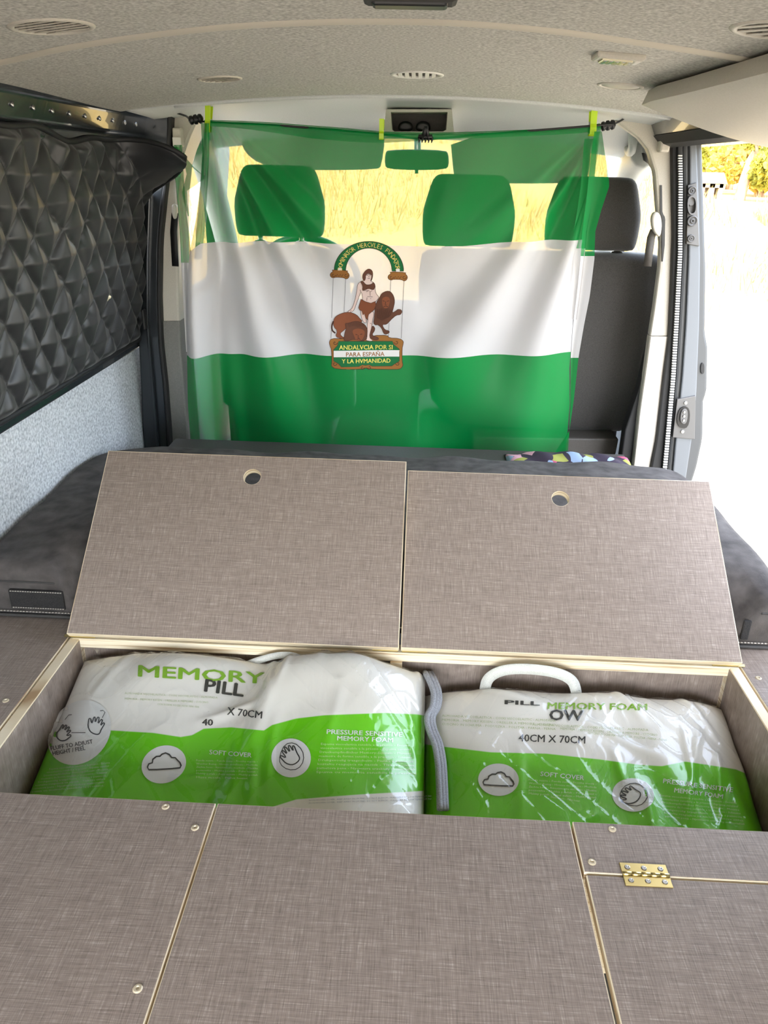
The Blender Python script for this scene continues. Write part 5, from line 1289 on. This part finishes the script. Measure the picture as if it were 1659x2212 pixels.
lines(bl, onL, [(tx, 694 - 1.5 * k, 1610 + 8.6 * k, 884 + 2 * k, 1613 + 8.6 * k) for k, tx in enumerate(FOAM)], M['pr_pale'], 4.8)
lines(bl, onL, [(tx, 108 - 6 * k, 1664 + 7 * k, 238 - 2 * k, 1650 + 7 * k) for k, tx in enumerate(FOAM)], M['pr_pale'], 4.0)
lines(bl, onL, [(tx, 270 + 70 * (k == 2), 1500 + 12 * k, 470 - 20 * k, 1510 + 10 * k) for k, tx in enumerate(MULTI)], M['pr_faint'], 4.2)
lines(bl, onL, [('NON-WOVEN COVER - KEEP AWAY FROM FIRE - DO NOT BLEACH - WASHABLE AT LOW TEMPERATURE', 668, 1731 + 6 * k, 932, 1722 + 6 * k) for k in range(2)], M['zip'], 3.4)
# side welt and zip of the left bag
zp = [(918, 1456), (928, 1476), (936, 1500), (934, 1528), (922, 1552), (926, 1580), (938, 1610), (945, 1650), (948, 1700), (950, 1752)]
for k, off in enumerate((0, 7, 13)):
    pts = smooth_line([(x + off, y) for x, y in zp], 40)
    q = hit_z(pts[:, 0], pts[:, 1], lambda x, y: np.maximum(hL(np.minimum(x, LX1 - 0.01), y), hR(x, y)) - 0.004 * k, 0.88)
    tube('zip_welt', q + np.array([0, 0, 0.003]), 0.0055, M['zip'], bl, 8)
# crumpled clear film ears
def film_ear(parent, pts, y, mat):
    bm = bmesh.new(); c = np.mean(pts, 0); C0 = bm.verts.new(at(c[0], c[1], 'y', y - 0.012)); V = [bm.verts.new(at(px, py, 'y', y + (0.012 if k % 2 else -0.006))) for k, (px, py) in enumerate(pts)]
    for i in range(len(V)): bm.faces.new((C0, V[i], V[(i + 1) % len(V)]))
    bm_obj('film_ear', bm, mat, parent)
film_ear(bl, [(190, 1444), (196, 1418), (204, 1402), (214, 1404), (226, 1424), (236, 1440), (262, 1444), (230, 1458)], 1.205, M['film'])
film_ear(bl, [(380, 1452), (404, 1438), (430, 1434), (448, 1444), (460, 1456), (420, 1462)], 1.215, M['film'])
film_ear(br, [(1496, 1534), (1500, 1516), (1514, 1510), (1530, 1514), (1540, 1536), (1520, 1544)], 1.20, M['film'])

# ================================================================== CEILING FITTINGS
def ceil_frame(p):
    e_ = 1e-3; gx_ = (zceil(p[0] + e_, p[1]) - zceil(p[0] - e_, p[1])) / (2 * e_); gy_ = (zceil(p[0], p[1] + e_) - zceil(p[0], p[1] - e_)) / (2 * e_)
    n = Vector((gx_, gy_, -1)).normalized(); x = Vector((1, 0, gx_)).normalized(); y = n.cross(x)
    return Matrix(((x.x, y.x, n.x, p[0]), (x.y, y.y, n.y, p[1]), (x.z, y.z, n.z, zceil(p[0], p[1])), (0, 0, 0, 1)))
def vent(label, px, py, R_, slats, ang, closed=False, ring=M['beige']):
    p = hit_ceil(px, py); Mx = ceil_frame(p); e = empty('ceiling_vent', tuple(p)); tag(e, label, 'vent', 'round vents in the headliner')
    bm = bmesh.new(); n = 36; prof = [(R_ * 1.06, -0.001), (R_ * 1.04, 0.0016), (R_ * .96, 0.0026), (R_ * .88, 0.0018), (R_ * .86, -0.002)]
    rings = [[bm.verts.new(Mx @ Vector((r_ * math.cos(2 * math.pi * k / n), r_ * math.sin(2 * math.pi * k / n), z))) for k in range(n)] for r_, z in prof]
    for A, B in zip(rings, rings[1:]):
        for k in range(n): bm.faces.new((A[k], A[(k + 1) % n], B[(k + 1) % n], B[k]))
    bm_obj('vent_ring', bm, ring, e, True)
    if closed:
        lathe('vent_flap', [(R_ * .87, -0.002), (R_ * .85, 0.0012), (R_ * .5, 0.0018)], ring, e, 30, Mx)
        return
    bm = bmesh.new(); cup = [[bm.verts.new(Mx @ Vector((r_ * math.cos(2 * math.pi * k / 30), r_ * math.sin(2 * math.pi * k / 30), z))) for k in range(30)] for r_, z in ((R_ * 1.03, 0.0004), (R_ * 1.03, -0.045))]
    for k in range(30): bm.faces.new((cup[0][k], cup[0][(k + 1) % 30], cup[1][(k + 1) % 30], cup[1][k]))
    bm.faces.new(cup[1]); bm_obj('vent_throat', bm, ring, e)          # open cup behind the slats
    Mr = Mx @ Matrix.Rotation(ang, 4, 'Z')
    for k in range(slats):
        v = -0.8 + 1.6 * (k + 0.5) / slats; L = math.sqrt(max(0.01, 0.74 - (v * .86) ** 2)) * R_; w = R_ * 0.46 / slats
        bm = bmesh.new(); y = v * R_ * .98
        pts = [(-L, y - w, 0.0004), (L, y - w, 0.0004), (L, y + w, 0.0013), (-L, y + w, 0.0013)]
        A = [bm.verts.new(Mr @ Vector(q)) for q in pts]; B = [bm.verts.new(Mr @ Vector((q[0], q[1], q[2] + 0.0008))) for q in pts]
        bm.faces.new(A); bm.faces.new(B[::-1])
        for i in range(4): bm.faces.new((A[i], A[(i + 1) % 4], B[(i + 1) % 4], B[i]))
        bm_obj('vent_slat', bm, ring, e)
vent('open beige round vent with long slats near the raised seam bow', 112, 57, 0.050, 6, 0.25)
vent('small half-open round vent in the headliner above the left flag peg', 475, 170, 0.042, 6, 0.7, ring=M['felt_trim'])
vent('white ringed round vent with upright vanes above the overhead storage box', 901, 161, 0.050, 6, math.pi / 2, ring=M['white'])
vent('shut round vent cover in the headliner above the right flag peg', 1340, 185, 0.042, 0, 0, True)
vent('open round vent beside the beige roof side cover', 1684, 64, 0.052, 4, 0.9)
p = hit_ceil(1336, 119); Mx = ceil_frame(p); e = empty('reading_lamp', tuple(p)); tag(e, 'small rectangular reading lamp with clear lens in the headliner', 'lamp')
def cbox(name, x0, x1, y0, y1, z0, z1, mat, bev=0.002):
    bm = bmesh.new(); bm_box(bm, x0, x1, y0, y1, z0, z1); bmesh.ops.bevel(bm, geom=list(bm.edges), offset=bev, segments=2, profile=.5, affect='EDGES')
    bmesh.ops.transform(bm, matrix=Mx, verts=bm.verts); return bm_obj(name, bm, mat, e)
cbox('lamp_frame', -0.036, 0.036, -0.026, 0.026, -0.003, 0.008, M['beige'], 0.004); cbox('lamp_lens', -0.026, 0.020, -0.018, 0.018, 0.005, 0.0105, M['lens']); cbox('lamp_switch', 0.0225, 0.031, -0.014, 0.014, 0.006, 0.0100, M['white'])
for k in range(5): cbox('lens_rib', -0.023 + k * 0.009, -0.018 + k * 0.009, -0.016, 0.016, 0.0095, 0.0115, M['steel'], 0.0005)
p = hit_ceil(886, -30); Mx = ceil_frame(p); e = empty('roof_lamp', tuple(p)); tag(e, 'dark roof lamp housing on the headliner beyond the seam bow', 'lamp')
cbox('housing', -0.050, 0.050, -0.03, 0.012, -0.003, 0.014, M['seam_dark'], 0.006); cbox('cover', -0.040, 0.040, -0.026, 0.002, 0.010, 0.017, M['black'], 0.004)

# ================================================================== OUTSIDE
def straw(name, label, region, n, h0, h1, seed, c1, c2):
    r_ = np.random.default_rng(seed); V = []; F = []
    x = r_.uniform(region[0], region[1], n); y = r_.uniform(region[2], region[3], n); z = zground(x, y)
    cl = (np.sin(x * 1.3) * np.cos(y * 0.9) + np.sin(x * 0.5 + y * 0.7)) > -0.6
    for i in range(n):
        if not cl[i]: continue
        hh = r_.uniform(h0, h1); a = r_.uniform(0, 6.28); w = 0.012 + 0.01 * hh; lx, ly = r_.normal(0, .25, 2) * hh
        b = len(V); V += [(x[i] - w * math.cos(a), y[i] - w * math.sin(a), z[i] - .03), (x[i] + w * math.cos(a), y[i] + w * math.sin(a), z[i] - .03), (x[i] + lx, y[i] + ly, z[i] + hh)]; F.append((b, b + 1, b + 2))
    o_ = mesh(name, V, F, noisy(name + '_straw', c1, c2, 0.9, 0.9))
    tag(o_, label, 'grass', kind='stuff')
straw('dry_grass', 'tall dry yellow grass growing right of the open door', (9.4, 16, 12, 24), 16000, 0.25, 0.75, 3, srgb(166, 149, 84), srgb(190, 174, 114))
straw('field_grass', 'golden dry grass field ahead of the windscreen', (-16, 8.6, 11.3, 40), 30000, 0.2, 0.6, 5, srgb(174, 145, 78), srgb(198, 170, 102))
straw('sparse_grass', 'short dry stubble on the pale ground beside the van', (1.6, 8, 2.5, 10.8), 5000, 0.02, 0.09, 9, srgb(164, 150, 112), srgb(196, 182, 146))
M['bark'] = noisy('bark', srgb(120, 96, 74), srgb(176, 150, 118), 9, 0.9, 0.5, stretch=(1, 1, .2))
def leafmat(name, c1, c2):
    mt = noisy(name, c1, c2, 1.2, 0.7); nt = mt.node_tree; b = nt.nodes['Principled BSDF']; o_ = nt.nodes['Material Output']
    t = nt.nodes.new('ShaderNodeBsdfTranslucent'); mx = nt.nodes.new('ShaderNodeMixShader'); mx.inputs[0].default_value = 0.45
    cr = [n for n in nt.nodes if n.type == 'VALTORGB'][0]; nt.links.new(cr.outputs[0], t.inputs[0])
    nt.links.new(b.outputs[0], mx.inputs[1]); nt.links.new(t.outputs[0], mx.inputs[2]); nt.links.new(mx.outputs[0], o_.inputs[0]); return mt
LM = [leafmat('leaf_olive', srgb(136, 142, 52), srgb(184, 178, 80)), leafmat('leaf_straw', srgb(178, 156, 66), srgb(208, 186, 102))]
def tree(label, x, y, H, R_, mi, seed, fork=0.0):
    r_ = np.random.default_rng(seed); z0 = float(zground(x, y)); e = empty('tree', (x, y, z0)); tag(e, label, 'tree', 'trees across the clearing')
    top = np.array([x + fork, y, z0 + H * .30])
    tube('trunk', smooth_line([(x, y, z0 - .2), (x + fork * .2, y, z0 + H * .2), (x + fork * .6, y, z0 + H * .4), tuple(top)], 10), np.linspace(.20, .09, 10), M['bark'], e, 8)
    blobs = []
    for k in range(9):
        a = r_.uniform(0, 6.28); rr = R_ * r_.uniform(.2, .75); c = top + np.array([rr * math.cos(a), rr * math.sin(a), r_.uniform(-.14, .40) * H])
        blobs.append((c, R_ * r_.uniform(.35, .6)))
        tube('branch', [top - np.array([0, 0, H * .1]), (top + c) / 2 + r_.normal(0, .1, 3), c], [.07, .045, .02], M['bark'], e, 6)
    V = []; F = []
    for c, rb in blobs:
        for _ in range(850):
            d = r_.normal(0, 1, 3); d /= np.linalg.norm(d); p_ = c + d * rb * r_.uniform(.55, 1.0) * np.array([1, 1, .75])
            u_ = r_.normal(0, 1, 3); u_ /= np.linalg.norm(u_); v_ = np.cross(u_, r_.normal(0, 1, 3)); v_ /= np.linalg.norm(v_); s_ = r_.uniform(.07, .16)
            b = len(V); V += [p_ - u_ * s_, p_ + v_ * s_ * .5, p_ + u_ * s_, p_ - v_ * s_ * .5]; F.append((b, b + 1, b + 2, b + 3))
    f_ = mesh('foliage', V, F, LM[mi], e); f_['kind'] = 'stuff'
def on_ray(px, py, y): return at(px, py, 'y', y)
for lab, px, Y, H, R_, mi, fk in (('olive green tree standing just behind the stone hut', 1515, 36, 4.6, 1.7, 0, 0.0), ('slim yellow tree with leaning pale trunk beside the hut', 1606, 27, 3.4, 0.95, 0, 0.35),
                                   ('straw yellow tree with low crown right of the leaning one', 1648, 31, 4.4, 1.5, 1, -0.2), ('broad yellow tree at the edge of the clearing', 1790, 25, 4.0, 1.2, 1, 0.2), ('pale yellow tree in the second row beyond the clearing', 1580, 42, 6.0, 2.3, 0, 0)):
    q = on_ray(px, 380, Y); tree(lab, q[0], Y, H, R_, mi, int(px), fk)
# stone hut under the trees
q = on_ray(1536, 380, 27); hx_, hy_ = q[0], 27.0; hz = float(zground(hx_, hy_))
hut = empty('stone_hut', (hx_, hy_, hz)); tag(hut, 'small pale stone hut under the trees across the clearing', 'hut')
M['stone'] = noisy('pale_stone', srgb(150, 137, 122), srgb(192, 180, 163), 5, 0.9, 0.4); M['roof'] = noisy('tile_roof', srgb(142, 120, 102), srgb(172, 152, 132), 6, 0.9)
bm = bmesh.new()
for a in ((-.34, -.22, -.30, -.20, -.1, .45), (-.08, .08, -.30, -.20, -.1, .45), (.22, .34, -.30, -.20, -.1, .45), (-.34, .34, -.30, -.20, .30, .45), (-.34, -.26, -.20, .30, -.1, .45), (.26, .34, -.20, .30, -.1, .45), (-.26, .26, .22, .30, -.1, .45)):
    bm_box(bm, hx_ + a[0], hx_ + a[1], hy_ + a[2], hy_ + a[3], hz + a[4], hz + a[5])
bm_obj('hut_wall', bm, M['stone'], hut)
prism('hut_roof', [(hx_ - .42, hz + .42), (hx_ + .42, hz + .42), (hx_ + .25, hz + .74), (hx_ - .25, hz + .74)], 'y', hy_ - .40, hy_ + .40, M['roof'], hut)
